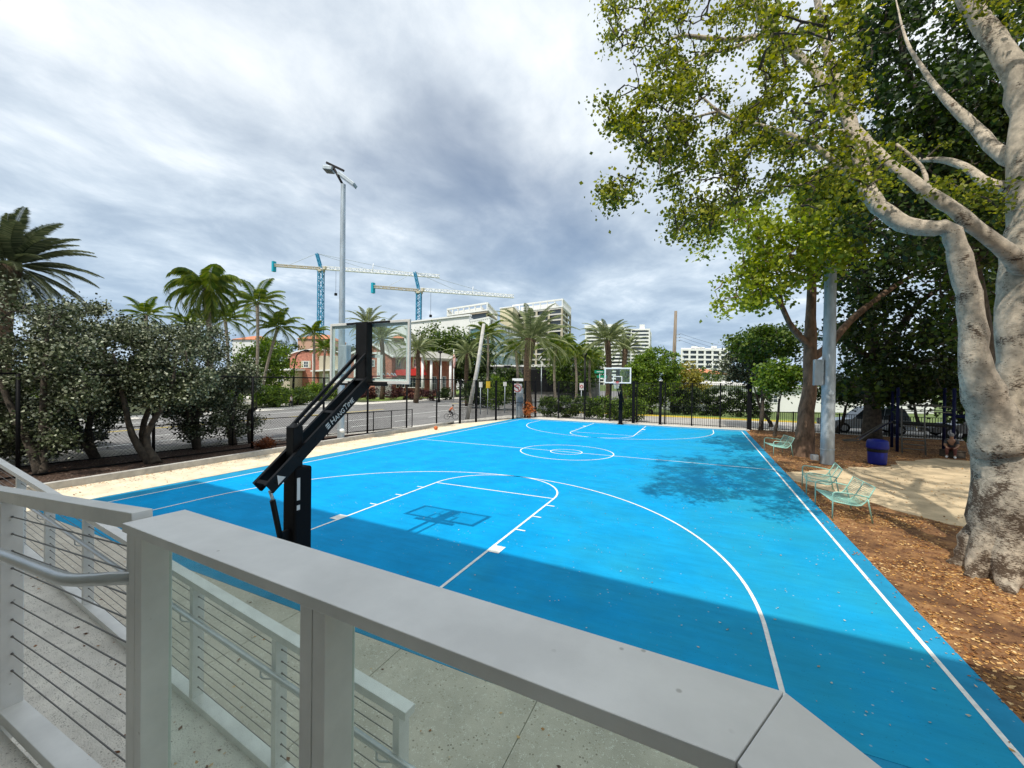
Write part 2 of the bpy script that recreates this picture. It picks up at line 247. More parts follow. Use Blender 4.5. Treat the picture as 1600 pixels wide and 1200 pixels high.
# ------------------------------------------------------------------ mesh helpers
class MB:
    def __init__(s): s.v = []; s.f = []; s.sm = []
    def add(s, vs, fs, smooth=False):
        o = len(s.v); s.v += [tuple(map(float, p)) for p in vs]; s.f += [tuple(i+o for i in f) for f in fs]; s.sm += [smooth]*len(fs); return s
    def box(s, a, b, X=(1, 0, 0), Y=(0, 1, 0), O=(0, 0, 0)):
        """box between local corners a and b in frame X,Y,(Z) at O"""
        X = np.array(X, float); Y = np.array(Y, float); Z = np.cross(X, Y); O = np.array(O, float)
        vs = [O+X*x+Y*y+Z*z for z in (a[2], b[2]) for y in (a[1], b[1]) for x in (a[0], b[0])]
        return s.add(vs, [(0, 2, 3, 1), (4, 5, 7, 6), (0, 1, 5, 4), (2, 6, 7, 3), (0, 4, 6, 2), (1, 3, 7, 5)])
    def bar(s, p, q, wd, ht, up=(0, 0, 1)):
        """rectangular bar from p to q"""
        p = np.array(p, float); q = np.array(q, float); d = q-p; d /= np.linalg.norm(d); u = np.array(up, float)
        if abs(d@u) > .98: u = np.array([0, 1., 0])
        sd = np.cross(d, u); sd /= np.linalg.norm(sd); u = np.cross(sd, d); a = sd*wd/2; b = u*ht/2
        vs = [p-a-b, p+a-b, p+a+b, p-a+b, q-a-b, q+a-b, q+a+b, q-a+b]
        return s.add(vs, [(0, 1, 2, 3), (4, 7, 6, 5), (0, 4, 5, 1), (1, 5, 6, 2), (2, 6, 7, 3), (3, 7, 4, 0)])
    def tube(s, pts, rad, n=8, cap=True):
        pts = [np.array(p, float) for p in pts]; k = len(pts)
        if not hasattr(rad, '__len__'): rad = [rad]*k
        t0 = pts[1]-pts[0]; t0 /= np.linalg.norm(t0)+1e-12
        a = np.cross(t0, [0, 0, 1.]); 
        if np.linalg.norm(a) < .1: a = np.cross(t0, [1., 0, 0])
        a /= np.linalg.norm(a); vs = []
        for i in range(k):
            t = pts[min(i+1, k-1)]-pts[max(i-1, 0)]; t /= np.linalg.norm(t)+1e-12
            a = a-t*(a@t); a /= np.linalg.norm(a)+1e-12; b = np.cross(t, a)
            for j in range(n):
                th = 2*math.pi*j/n; vs.append(pts[i]+(a*math.cos(th)+b*math.sin(th))*rad[i])
        fs = [(i*n+j, i*n+(j+1) % n, (i+1)*n+(j+1) % n, (i+1)*n+j) for i in range(k-1) for j in range(n)]
        s.add(vs, fs, n > 4)
        if cap:
            o = len(s.v)-k*n; s.f += [tuple(o+j for j in range(n))[::-1], tuple(o+(k-1)*n+j for j in range(n))]; s.sm += [False, False]
        return s
    def prism(s, pts, z0, z1):
        """vertical prism over an XY outline; z0/z1 numbers or per-vertex lists"""
        n = len(pts); A = sum(pts[i][0]*pts[(i+1) % n][1]-pts[(i+1) % n][0]*pts[i][1] for i in range(n))
        zz0 = z0 if hasattr(z0, '__len__') else [z0]*n; zz1 = z1 if hasattr(z1, '__len__') else [z1]*n
        vs = [(p[0], p[1], zz0[i]) for i, p in enumerate(pts)]+[(p[0], p[1], zz1[i]) for i, p in enumerate(pts)]
        fs = [tuple(range(n, 2*n)), tuple(range(n))[::-1]]+[(i, (i+1) % n, (i+1) % n+n, i+n) for i in range(n)]
        if A < 0: fs = [f[::-1] for f in fs]
        return s.add(vs, fs)
    def lathe(s, prof, n=16, O=(0, 0, 0)):
        vs = [(O[0]+r*math.cos(2*math.pi*j/n), O[1]+r*math.sin(2*math.pi*j/n), O[2]+z) for r, z in prof for j in range(n)]
        k = len(prof)
        fs = [(i*n+j, i*n+(j+1) % n, (i+1)*n+(j+1) % n, (i+1)*n+j) for i in range(k-1) for j in range(n)]
        return s.add(vs, fs, True)
    def sphere(s, c, r, n=12, m=8, sc=(1, 1, 1)):
        prof = [(max(1e-4, r*math.sin(math.pi*i/m)), -r*math.cos(math.pi*i/m)) for i in range(m+1)]
        o = len(s.v); s.lathe(prof, n); 
        for i in range(o, len(s.v)):
            v = s.v[i]; s.v[i] = (c[0]+v[0]*sc[0], c[1]+v[1]*sc[1], c[2]+v[2]*sc[2])
        return s
    def build(s, name, m, parent=None, bevel=0, world=None):
        me = bpy.data.meshes.new(name); me.from_pydata(s.v, [], s.f)
        me.polygons.foreach_set('use_smooth', s.sm); me.materials.append(m); me.update()
        o = bpy.data.objects.new(name, me); COL.objects.link(o)
        if parent is not None:
            o.parent = parent
            if world is not False: o.matrix_parent_inverse = Matrix.Translation(-Vector(parent.location)) if world else Matrix.Identity(4)
        if bevel:
            b = o.modifiers.new('bevel', 'BEVEL'); b.width = bevel; b.segments = 2; b.limit_method = 'ANGLE'
        return o
def tag(o, label=None, cat=None, group=None, kind=None):
    if label: o['label'] = label
    if cat: o['category'] = cat
    if group: o['group'] = group
    if kind: o['kind'] = kind
    return o
def empty(name, loc=(0, 0, 0), rz=0, label=None, cat=None, group=None):
    e = bpy.data.objects.new(name, None); COL.objects.link(e); e.empty_display_size = .3
    e.location = tuple(map(float, loc)); e.rotation_euler = (0, 0, rz); return tag(e, label, cat, group)
def struct(name, mb, m): return tag(mb.build(name, m), kind='structure')
def kids(o): return [c for c in bpy.data.objects if c.parent == o]
def copy_tree(o, parent=None, loc=None, rz=None, label=None, group=None):
    c = o.copy(); COL.objects.link(c); c.parent = parent
    if parent is not None: c.matrix_parent_inverse = o.matrix_parent_inverse.copy()
    if loc is not None: c.location = tuple(map(float, loc))
    if rz is not None: c.rotation_euler = (0, 0, rz)
    if label: c['label'] = label
    if group: c['group'] = group
    for k in kids(o): copy_tree(k, c)
    return c
# parts under an Empty are modelled in WORLD coordinates with world=True, or in LOCAL ones with world=None
def np_mesh(name, verts, nper, m, parent=None, local=None):
    """many separate n-gons (nper verts each)"""
    n = len(verts)//nper; me = bpy.data.meshes.new(name)
    me.vertices.add(len(verts)); me.vertices.foreach_set('co', np.asarray(verts, np.float32).ravel())
    me.loops.add(n*nper); me.loops.foreach_set('vertex_index', np.arange(n*nper, dtype=np.int32))
    me.polygons.add(n); me.polygons.foreach_set('loop_start', np.arange(0, n*nper, nper, dtype=np.int32)); me.polygons.foreach_set('loop_total', np.full(n, nper, np.int32))
    me.materials.append(m); me.update(calc_edges=True)
    o = bpy.data.objects.new(name, me); COL.objects.link(o)
    if parent is not None:
        o.parent = parent; o.matrix_parent_inverse = Matrix.Translation(-Vector(parent.location))
    return o
def leaf_verts(cen, size, rng, up=.35, aspect=.45, fold=.25):
    n = len(cen); nrm = rng.normal(size=(n, 3)); nrm[:, 2] += up*2; nrm /= np.linalg.norm(nrm, axis=1)[:, None]
    t = rng.normal(size=(n, 3)); t -= nrm*(t*nrm).sum(1)[:, None]; t /= np.linalg.norm(t, axis=1)[:, None]; b = np.cross(nrm, t)
    s = np.asarray(size)[:, None] if hasattr(size, '__len__') else size
    A = cen; B = cen+t*s*.5+b*s*aspect-nrm*s*fold*.5; C = cen+t*s; D = cen+t*s*.5-b*s*aspect-nrm*s*fold*.5
    return np.stack([A, B, C, D], 1).reshape(-1, 3)
def grow(skel, clusters, rng, r0=.012, wob=.12):
    """twigs: join every cluster to the nearest node already in the tree. skel: list of polylines of (point, radius)"""
    nodes = []; 
    for pl in skel:
        for (p, r), (q, r_) in zip(pl[:-1], pl[1:]):
            for f in (0, .33, .66): nodes.append(np.array(p)*(1-f)+np.array(q)*f)
        nodes.append(np.array(pl[-1][0]))
    nodes = np.array(nodes); cl = np.array(clusters)
    d = np.array([np.linalg.norm(nodes-c, axis=1).min() for c in cl]); order = np.argsort(d)
    tw = []; N_ = list(nodes); arr = np.array(N_); cap = len(arr)+len(cl)*3; buf = np.zeros((cap, 3)); buf[:len(arr)] = arr; k = len(arr)
    for i in order:
        c = cl[i]; dd = np.linalg.norm(buf[:k]-c, axis=1); j = int(np.argmin(dd)); a = buf[j].copy(); L = dd[j]
        if L < .05: continue
        m1 = a*.66+c*.34+rng.normal(size=3)*L*wob+np.array([0, 0, .06*L]); m2 = a*.33+c*.67+rng.normal(size=3)*L*wob+np.array([0, 0, .06*L])
        tw.append((a, m1, m2, c, L)); buf[k] = m1; buf[k+1] = m2; buf[k+2] = c; k += 3
    return tw
def smooth_poly(pl, sub=3):
    """Catmull-Rom through (point, radius)"""
    P = [np.append(np.array(p, float), r) for p, r in pl]; out = []
    for i in range(len(P)-1):
        p0 = P[max(i-1, 0)]; p1 = P[i]; p2 = P[i+1]; p3 = P[min(i+2, len(P)-1)]
        for k in range(sub):
            t = k/sub; out.append(.5*((2*p1)+(-p0+p2)*t+(2*p0-5*p1+4*p2-p3)*t*t+(-p0+3*p1-3*p2+p3)*t**3))
    out.append(P[-1]); return [(q[:3], q[3]) for q in out]
def tree(name, label, cat, skel, clusters, crown_m, bark, seed=0, leaf=.12, per=50, crad=.3, group=None, twr=.010, gnarl=0.0, up=.35, flat=.6, limb_names=False, wob=.12, bare=None, aspect=.45):
    rng = np.random.default_rng(seed); base = skel[0][0][0]
    e = empty(name, (base[0], base[1], 0), label=label, cat=cat, group=group)
    mb = MB()
    for pl in skel:
        sp = smooth_poly(pl); pts = []; rr = []
        for p, r in sp:
            pts.append(p+rng.normal(size=3)*r*.06); rr.append(max(.006, r*(1+rng.normal()*.04)))
        o = len(mb.v); mb.tube(pts, rr, 14 if max(rr) > .1 else 8)
        if gnarl:
            for i in range(o, len(mb.v)):
                v = Vector(mb.v[i]); k = min(range(len(pts)), key=lambda q: (pts[q][0]-v.x)**2+(pts[q][1]-v.y)**2+(pts[q][2]-v.z)**2)
                d = v-Vector(pts[k]); nz = mnoise.noise(v*1.7)+.5*mnoise.noise(v*4.3); mb.v[i] = tuple(v+d*(nz*gnarl))
    nf_ = len(mb.f); cl = np.array(clusters)
    allc = cl if bare is None else np.vstack([cl, np.array(bare)])
    tw = grow(skel, allc, rng, wob=wob); t = mb
    for a, m1, m2, c, L in tw:
        r = twr*(1+min(2.0, L)); t.tube([a, m1, m2, c], [r*1.6, r*1.15, r*.8, r*.4], 4, cap=False)
    tk_ = mb.build('trunk', bark, e, world=True); tk_.data.materials.append(M_BARKD if bark is M_BARK else bark)
    mi = np.zeros(len(mb.f), np.int32); mi[nf_:] = 1; tk_.data.polygons.foreach_set('material_index', mi)
    n = len(cl)*per; ci = np.repeat(np.arange(len(cl)), per)
    sc = (rng.uniform(.5, 1.3, len(cl)))[ci][:, None]
    off = rng.normal(size=(n, 3))*np.array([1, 1, flat])*crad*.55*sc
    v = leaf_verts(cl[ci]+off, leaf*rng.uniform(.6, 1.25, n), rng, up, aspect=aspect)
    np_mesh('crown', v, 4, crown_m, e)
    return e
def in_poly(px, py, poly):
    c = np.zeros(len(px), bool); n = len(poly)
    for i in range(n):
        x1, y1 = poly[i]; x2, y2 = poly[(i+1) % n]
        if y1 == y2: continue
        c ^= ((y1 > py) != (y2 > py)) & (px < (x2-x1)*(py-y1)/(y2-y1)+x1)
    return c
def poly_clusters(poly, n, d0, d1, rng, freq=.012, thr=-.15, zmin=.3):
    xs = [p[0] for p in poly]; ys = [p[1] for p in poly]; out = []
    while len(out) < n:
        px = rng.uniform(min(xs), max(xs), 400); py = rng.uniform(min(ys), max(ys), 400); ok = in_poly(px, py, poly)
        for x, y in zip(px[ok], py[ok]):
            if mnoise.noise(Vector((x*freq, y*freq*1.3, 3.3)))+.5*mnoise.noise(Vector((x*freq*3, y*freq*3, 8.))) < thr: continue
            p = at(x, y, rng.uniform(d0, d1))
            if p[2] > zmin: out.append(p)
            if len(out) >= n: break
    return out
def ell_clusters(c, r, n, rng, shell=.55):
    v = rng.normal(size=(n, 3)); v /= np.linalg.norm(v, axis=1)[:, None]; k = rng.uniform(shell, 1.0, n)**.7
    b = np.array([1+.30*mnoise.noise(Vector((q*2.1+np.array(c)*.37).tolist())) for q in v])
    return np.array(c)+v*(k*b)[:, None]*np.array(r)

# ================================================================== ground, court, streets
def poly(pts, z0, z1): return MB().prism(pts, z0, z1)
struct('ground', poly([(-1500, -600), (1500, -600), (1500, 2500), (-1500, 2500)], -.6, -.14), M_GRASS)
struct('road', poly([(-31.2, -60), (-10.0, -60), (-9.0, 29.5), (-9, 140), (-31.2, 140)], -.3, -.10), M_ROAD)
struct('side_street', poly([(-9.0, 29.2), (90, 29.2), (90, 36.3), (-9.0, 36.3)], -.3, -.096), M_STREET)
struct('far_sidewalk', poly([(-34.4, -60), (-31.2, -60), (-31.2, 140), (-34.4, 140)], -.3, .0), M_WALK)
struct('near_sidewalk', poly([(-17.8, -30), (-17.3, 3), (-14.9, 8), (-12.9, 13.5), (-11.9, 18), (-11.0, 24), (-10.2, 28.5), (-8, 29.0), (30, 28.4), (30, 27.2), (-7.4, 27.9), (-8.4, 26.2), (-10.2, 20.5), (-10.9, 17), (-11.9, 12.6), (-13.4, 8), (-14.9, 2.5), (-15.3, -30)], -.3, .0), M_WALK)
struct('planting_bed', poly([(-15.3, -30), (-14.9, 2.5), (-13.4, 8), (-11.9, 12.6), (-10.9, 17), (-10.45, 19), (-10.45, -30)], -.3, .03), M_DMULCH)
struct('kerb_wall', poly([(-10.45, -6), (-10.27, -6), (-10.27, 13), (-10.2, 19.8), (-10.38, 19.8), (-10.45, 13)], -.2, .20), M_KERB)
struct('sand_strip', poly([(-10.27, -6), (-8.33, -6), (-8.33, 26.3), (-8.4, 26.2), (-10.2, 19.8), (-10.27, 13)], -.2, .012), M_SAND)
struct('court_border', poly([(-8.33, -.45), (7.95, -.72), (7.95, 26.35), (-8.33, 26.35)], -.2, .0), M_BORDER)
struct('court', poly([(-7.70, -.02), (7.70, -.02), (7.70, 25.62), (-7.70, 25.62)], -.01, .004), M_COURT)
struct('end_strip', poly([(-8.4, 26.35), (8.2, 26.35), (8.2, 27.25), (-7.4, 27.9)], -.2, .02), M_WALK)
struct('far_verge', poly([(-8, 36.3), (90, 36.3), (90, 38.5), (-8, 38.5)], -.3, -.02), M_LAWN)
struct('side_street_kerb', poly([(-8, 36.12), (90, 36.12), (90, 36.3), (-8, 36.3)], -.3, .02), M_LINEY)
struct('west_ground', poly([(-140, -60), (-34.4, -60), (-34.4, 160), (-140, 160)], -.3, -.03), mat('dark_green_ground', (.06, .075, .025), .95, col2=(.025, .03, .012), vscale=2, bump=.5))  # ground coloured a dark mulch-like green
struct('front_lawn', poly([(-60, 41), (-36, 41), (-36, 120), (-60, 120)], -.1, -.022), M_LAWN)
struct('driveway', poly([(-62, 22), (-34.4, 27), (-34.4, 36), (-62, 40)], -.2, -.01), M_WALK)
struct('mulch_ground', poly([(7.95, -8), (60, -8), (60, 27.3), (8.2, 27.3), (8.2, 26.35), (7.95, 26.35)], -.2, -.01), M_MULCH)
rng = np.random.default_rng(4)
pl = [(7.97, 12.6), (8.6, 13.1), (9.6, 13.9), (11.5, 15.6), (12.6, 17.2), (14.4, 19.0), (17, 18.5), (22, 18.5), (30, 19), (34, 12), (22, 9), (15, 8.2), (12.5, 8.0), (11.2, 7.9), (10.2, 8.1), (9.4, 9.2), (8.6, 10.3), (7.97, 11.2)]
pp = []
for i in range(len(pl)):
    a = np.array(pl[i]); b = np.array(pl[(i+1) % len(pl)]); k = max(1, int(np.linalg.norm(b-a)/.35)) if i != len(pl)-1 else 1
    for j in range(k):
        q = a+(b-a)*j/k; q = q+(rng.normal(size=2)*.09 if (i or j) and i != len(pl)-1 else 0); pp.append((max(7.97, q[0]), q[1]))
struct('trodden_sand', poly(pp, -.05, -.004), M_SAND2)
# apron with real joints: slabs 6 mm apart
ap = MB(); xs = [-14, -11.1, -9.5, -7.8, -6.13, -4.46, -2.8, -1.13, .53, 2.20, 3.87, 5.54, 7.2, 8.87, 12]; ys = [-9, -6, -4.3, -2.65]
def ey(x): return -.45-(x+8.33)*.27/16.28 if x > -8.33 else -.45
for i in range(len(xs)-1):
    a, b = xs[i]+.004, xs[i+1]-.004
    if b <= 8.9:
        ap.prism([(a, ys[-1]+.004), (b, ys[-1]+.004), (b, ey(b)-.006), (a, ey(a)-.006)], -.1, 0)
    for j in range(len(ys)-1): ap.prism([(a, ys[j]+.004), (b, ys[j]+.004), (b, ys[j+1]-.004), (a, ys[j+1]-.004)], -.1, 0)
struct('pavement', ap, M_CONC)
struct('pavement_base', poly([(-14, -9), (12, -9), (12, -.8), (-14, -.8)], -.12, -.02), M_KERB)

# ---- court markings
FT = .3048; Z = .0045
lm = MB()
def seg(x0, y0, x1, y1, wd=.05, z=.008):
    p = np.array([x0, y0]); q = np.array([x1, y1]); d = (q-p)/np.linalg.norm(q-p); n = np.array([-d[1], d[0]])*wd/2
    a, b, c, e = p-n, q-n, q+n, p+n; lm.add([(a[0], a[1], z), (b[0], b[1], z), (c[0], c[1], z), (e[0], e[1], z)], [(0, 1, 2, 3)])
def arc(cx, cy, r, a0, a1, wd=.05, n=64, z=.008, rx=None, ry=None):
    rx = rx or r; ry = ry or r; vs = []
    for i in range(n+1):
        t = a0+(a1-a0)*i/n; c, s_ = math.cos(t), math.sin(t)
        vs += [(cx+(rx-wd/2)*c, cy+(ry-wd/2)*s_, z), (cx+(rx+wd/2)*c, cy+(ry+wd/2)*s_, z)]
    lm.add(vs, [(2*i, 2*i+1, 2*i+3, 2*i+2) for i in range(n)])
W, L = 7.67, 25.6
for s_ in (-1, 1): seg(s_*W, -.025, s_*W, L+.025)
seg(-W+.03, L, W-.03, L); seg(-W+.03, L/2, W-.03, L/2)
k = 6*FT; T = 19.75*FT
arc(0, L/2, k, 0, 2*math.pi, z=.0095, rx=2.0, ry=1.85); arc(0, L/2, 2*FT, 0, 2*math.pi, z=.0095, rx=.68, ry=.62)
for b, sg in ((0, 1), (L, -1)):
    z = .0095
    for s_ in (-1, 1):
        seg(s_*k, b+sg*.026, s_*k, b+sg*19*FT, z=z)
        seg(s_*T, b+sg*.026, s_*T, b+sg*5.25*FT, z=z)
        for d in (11, 14, 17): seg(s_*(k+.026), b+sg*d*FT, s_*(k+.026+.2), b+sg*d*FT, z=z)
        seg(s_*(k+.026), b+sg*7.5*FT, s_*(k+.026+.2), b+sg*7.5*FT, .30, z=z)
    seg(-k+.026, b+sg*19*FT, k-.026, b+sg*19*FT, z=z)
    arc(0, b+sg*19*FT, k, 0 if sg > 0 else math.pi, math.pi if sg > 0 else 2*math.pi, z=z+.0012)
    arc(0, b+sg*5.25*FT, T, 0 if sg > 0 else math.pi, math.pi if sg > 0 else 2*math.pi, z=z+.0012, n=96)
struct('court_markings', lm, M_LINE)
# ---- road markings
rm = MB()
def rseg(x0, y0, x1, y1, wd=.12, z=-.094, mbx=None):
    p = np.array([x0, y0]); q = np.array([x1, y1]); d = (q-p)/np.linalg.norm(q-p); n = np.array([-d[1], d[0]])*wd/2
    a, b, c, e = p-n, q-n, q+n, p+n; (mbx or rm).add([(a[0], a[1], z), (b[0], b[1], z), (c[0], c[1], z), (e[0], e[1], z)], [(0, 1, 2, 3)])
rseg(-18.6, -50, -18.6, 120, .14); rseg(-28.9, -50, -28.9, 29, .14)
for i in range(-8, 20): rseg(-15.4 if i > 2 else -20.9, i*4.2+3, -15.4 if i > 2 else -20.9, i*4.2+4.6, .12)
rseg(-24.9, 38, -18.6, 38, .4); rseg(-22.0, 41, -18.6, 47, .3); rseg(-24.6, 41, -22, 47, .3)
struct('road_markings', rm, M_LINE)
ym = MB()
for dx in (0, .28): rseg(-24.9+dx, -50, -24.9+dx, 29, .12, mbx=ym); rseg(-24.9+dx, 42, -24.9+dx, 120, .12, mbx=ym)
struct('centre_line', ym, M_LINEY)

# ================================================================== building frame (rotated 3 deg from the court)
TH = R(-3.0); EX = np.array([math.cos(TH), math.sin(TH), 0]); EY = np.array([-math.sin(TH), math.cos(TH), 0]); BO = np.array([CP[0], CP[1], 0])
def B(x, y, z): return BO+EX*x+EY*y+np.array([0, 0, z])
def bbox(mb, a, b): return mb.box(a, b, EX, EY, BO)
def bprism(mb, pts, z0, z1):
    return mb.prism([tuple(B(x, y, 0)[:2]) for x, y in pts], z0, z1)
SL = 1/12.0
def zlow(x): return max(0, SL*(-1.67-x)) if x > -9.06 else .616
def znear(x): return 1.205+SL*(x+2.0) if x > -9.06 else .616
# building behind the camera: its roof edge throws the shade on the near court
bd = empty('clubhouse', B(0, -3, 0), label='pale rendered clubhouse behind the landing with a deep flat roof shading the court', cat='building')
m_ = MB(); bbox(m_, (-13.6, -12, 0), (16, -1.9, 9.6)); m_.build('wall', mat('tan_render', (.36, .34, .28), .85, var=.1), bd, world=True)
m_ = MB(); bbox(m_, (-13.95, -12.4, 9.6), (16.4, -.12, 10.0)); m_.build('roof', M_WHITE2, bd, world=True)
m_ = MB(); bbox(m_, (-1, -1.9, 1.25), (2.5, -1.86, 3.6)); m_.build('glass_door', M_GLASSD, bd, world=True)
# landing, ramps
m_ = MB(); bbox(m_, (-2.0, -1.88, .0), (4.5, .88, 1.205)); struct('landing', m_, M_RAMP)
m_ = MB(); bprism(m_, [(-9.06, -.6), (-2.004, -.6), (-2.004, .70), (-9.06, .70)], 0, [.616, 1.2, 1.2, .616]); struct('upper_ramp', m_, M_RAMP)
m_ = MB(); bprism(m_, [(-9.06, .80), (-1.67, .80), (-1.67, 1.86), (-9.06, 1.86)], -.02, [.616, .004, .004, .616]); struct('lower_ramp', m_, M_RAMP)
m_ = MB(); bbox(m_, (-10.8, -.6, 0), (-9.064, 1.86, .616)); struct('turning_landing', m_, M_RAMP)
# ---- landing guard with the wide flat cap
g = empty('landing_guard', B(-.9, .78, 1.2), label='grey metal guard rail with a wide flat cap and tinted glass panels round the landing', cat='railing')
xb0, xb1 = .019, .098; y0, y1 = .676, .872; zt, th_ = 2.5, .032
m_ = MB(); bprism(m_, [(-1.981, y0), (xb0-.001, y0), (xb1-.001, y1), (-1.969, y1)], zt-th_, zt); m_.build('cap_rail', M_RAIL, g, bevel=.0025, world=True)
q = .9
m_ = MB(); bprism(m_, [(xb0+.0015, y0), (xb1+.0015, y1), (xb1+q*1.02, y1-q*1.02), (xb0+q*.94, y0-q*.94-.0)], zt-th_, zt); m_.build('cap_rail', M_RAIL, g, bevel=.0025, world=True)
for x in (-1.942, -1.893, -.968, -.918, .0):
    m_ = MB(); bbox(m_, (x, .683, .9), (x+.0465, .778, zt-th_-.001)); m_.build('post', M_RAIL, g, bevel=.003, world=True)
for a, b in ((-1.844, -.970), (-.869, -.002)):
    m_ = MB(); bbox(m_, (a, .766, 1.26), (b, .776, zt-th_-.004)); m_.build('glass_panel', M_GLASS, g, world=True)
m_ = MB(); bbox(m_, (-1.95, .80, 1.0), (.05, .875, 1.19)); m_.build('fascia', M_RAIL, g, world=True)
# ---- ramp guards with cables
def cable_guard(name, label, x0, x1, y, zf, top, bot, posts, capw, caph, n_cab, zc0, dz, flip=False, postd=.09):
    e = empty(name, B((x0+x1)/2, y, zf((x0+x1)/2)), label=label, cat='railing')
    def zt_(x): return top(x)
    m_ = MB(); m_.bar(B(x0, y, zt_(x0)-caph/2), B(x1, y, zt_(x1)-caph/2), capw, caph); m_.build('top_rail', M_RAIL, e, bevel=.003, world=True)
    m_ = MB(); m_.bar(B(x0, y, bot(x0)-.03), B(x1, y, bot(x1)-.03), .10, .06); m_.build('bottom_rail', M_RAIL, e, bevel=.003, world=True)
    for px in posts:
        m_ = MB(); bbox(m_, (px-.026, y-postd/2, zf(px)-.12), (px+.026, y+postd/2, zt_(px)-caph)); po = m_.build('post', M_RAIL, e, bevel=.003, world=True)
    xa, xb = min(posts), max(posts)
    for i in range(n_cab):
        xs_ = [xa+.027]; rs_ = [.009]
        for pq in sorted(posts):
            if pq > xa: xs_ += [pq-.05, pq-.027]; rs_ += [.0034, .007]
            if pq < xb and pq > xa: xs_ += [pq+.027, pq+.05]; rs_ += [.007, .0034]
            if pq == xa: xs_ += [xa+.05]; rs_ += [.0034]
        m_ = MB(); m_.tube([B(xq, y, zt_(xq)-zc0-i*dz) for xq in xs_], rs_, 6); m_.build('cable', M_CABLE, e, world=True)
    return e
eg = cable_guard('upper_ramp_guard', 'grey cable railing of the upper ramp run with a round handrail, nearest the camera', -5.6, -2.035, .757, znear, lambda x: 2.515+SL*(x+2.035), lambda x: 1.17+SL*(x+3.2), [-5.5, -3.66, -2.02], .068, .066, 10, .155, .099)
eg2 = cable_guard('lower_ramp_guard', 'long grey cable railing on the court side of the ramp, ending in a square post', -10.2, -1.66, 1.9, zlow, lambda x: 1.072+SL*(-1.67-x), lambda x: .06+SL*(-1.67-x), [-10.15, -8.75, -7.64, -6.43, -5.2, -4.08, -2.92, -1.73], .085, .055, 10, .14, .088)
m_ = MB(); m_.tube([B(-5.5, .63, 1.96), B(-3.4, .63, 2.13), B(-2.42, .63, 2.215), B(-2.33, .632, 2.226), B(-2.25, .645, 2.237), B(-2.15, .668, 2.255), B(-1.95, .715, 2.29)], .0245, 14); m_.build('handrail', M_RAILP, eg, world=True)
m_ = MB(); m_.tube([B(-10.1, 1.82, 1.49), B(-1.62, 1.82, .80), B(-1.40, 1.82, .79), B(-1.33, 1.82, .74), B(-1.33, 1.82, .58), B(-1.45, 1.84, .53), B(-1.72, 1.86, .53)], .021, 12); m_.build('handrail', M_RAILP, eg2, world=True)
for px in (-7.64, -6.43, -5.2, -4.08, -2.92, -1.75):
    m_ = MB(); z_ = .80-.083*(px+1.62); m_.tube([B(px-.1, 1.82, z_-.02), B(px-.1, 1.82, z_-.07), B(px-.09, 1.835, z_-.09), B(px-.02, 1.87, z_-.09)], .007, 6); m_.build('handrail_bracket', M_RAILP, eg2, world=True)

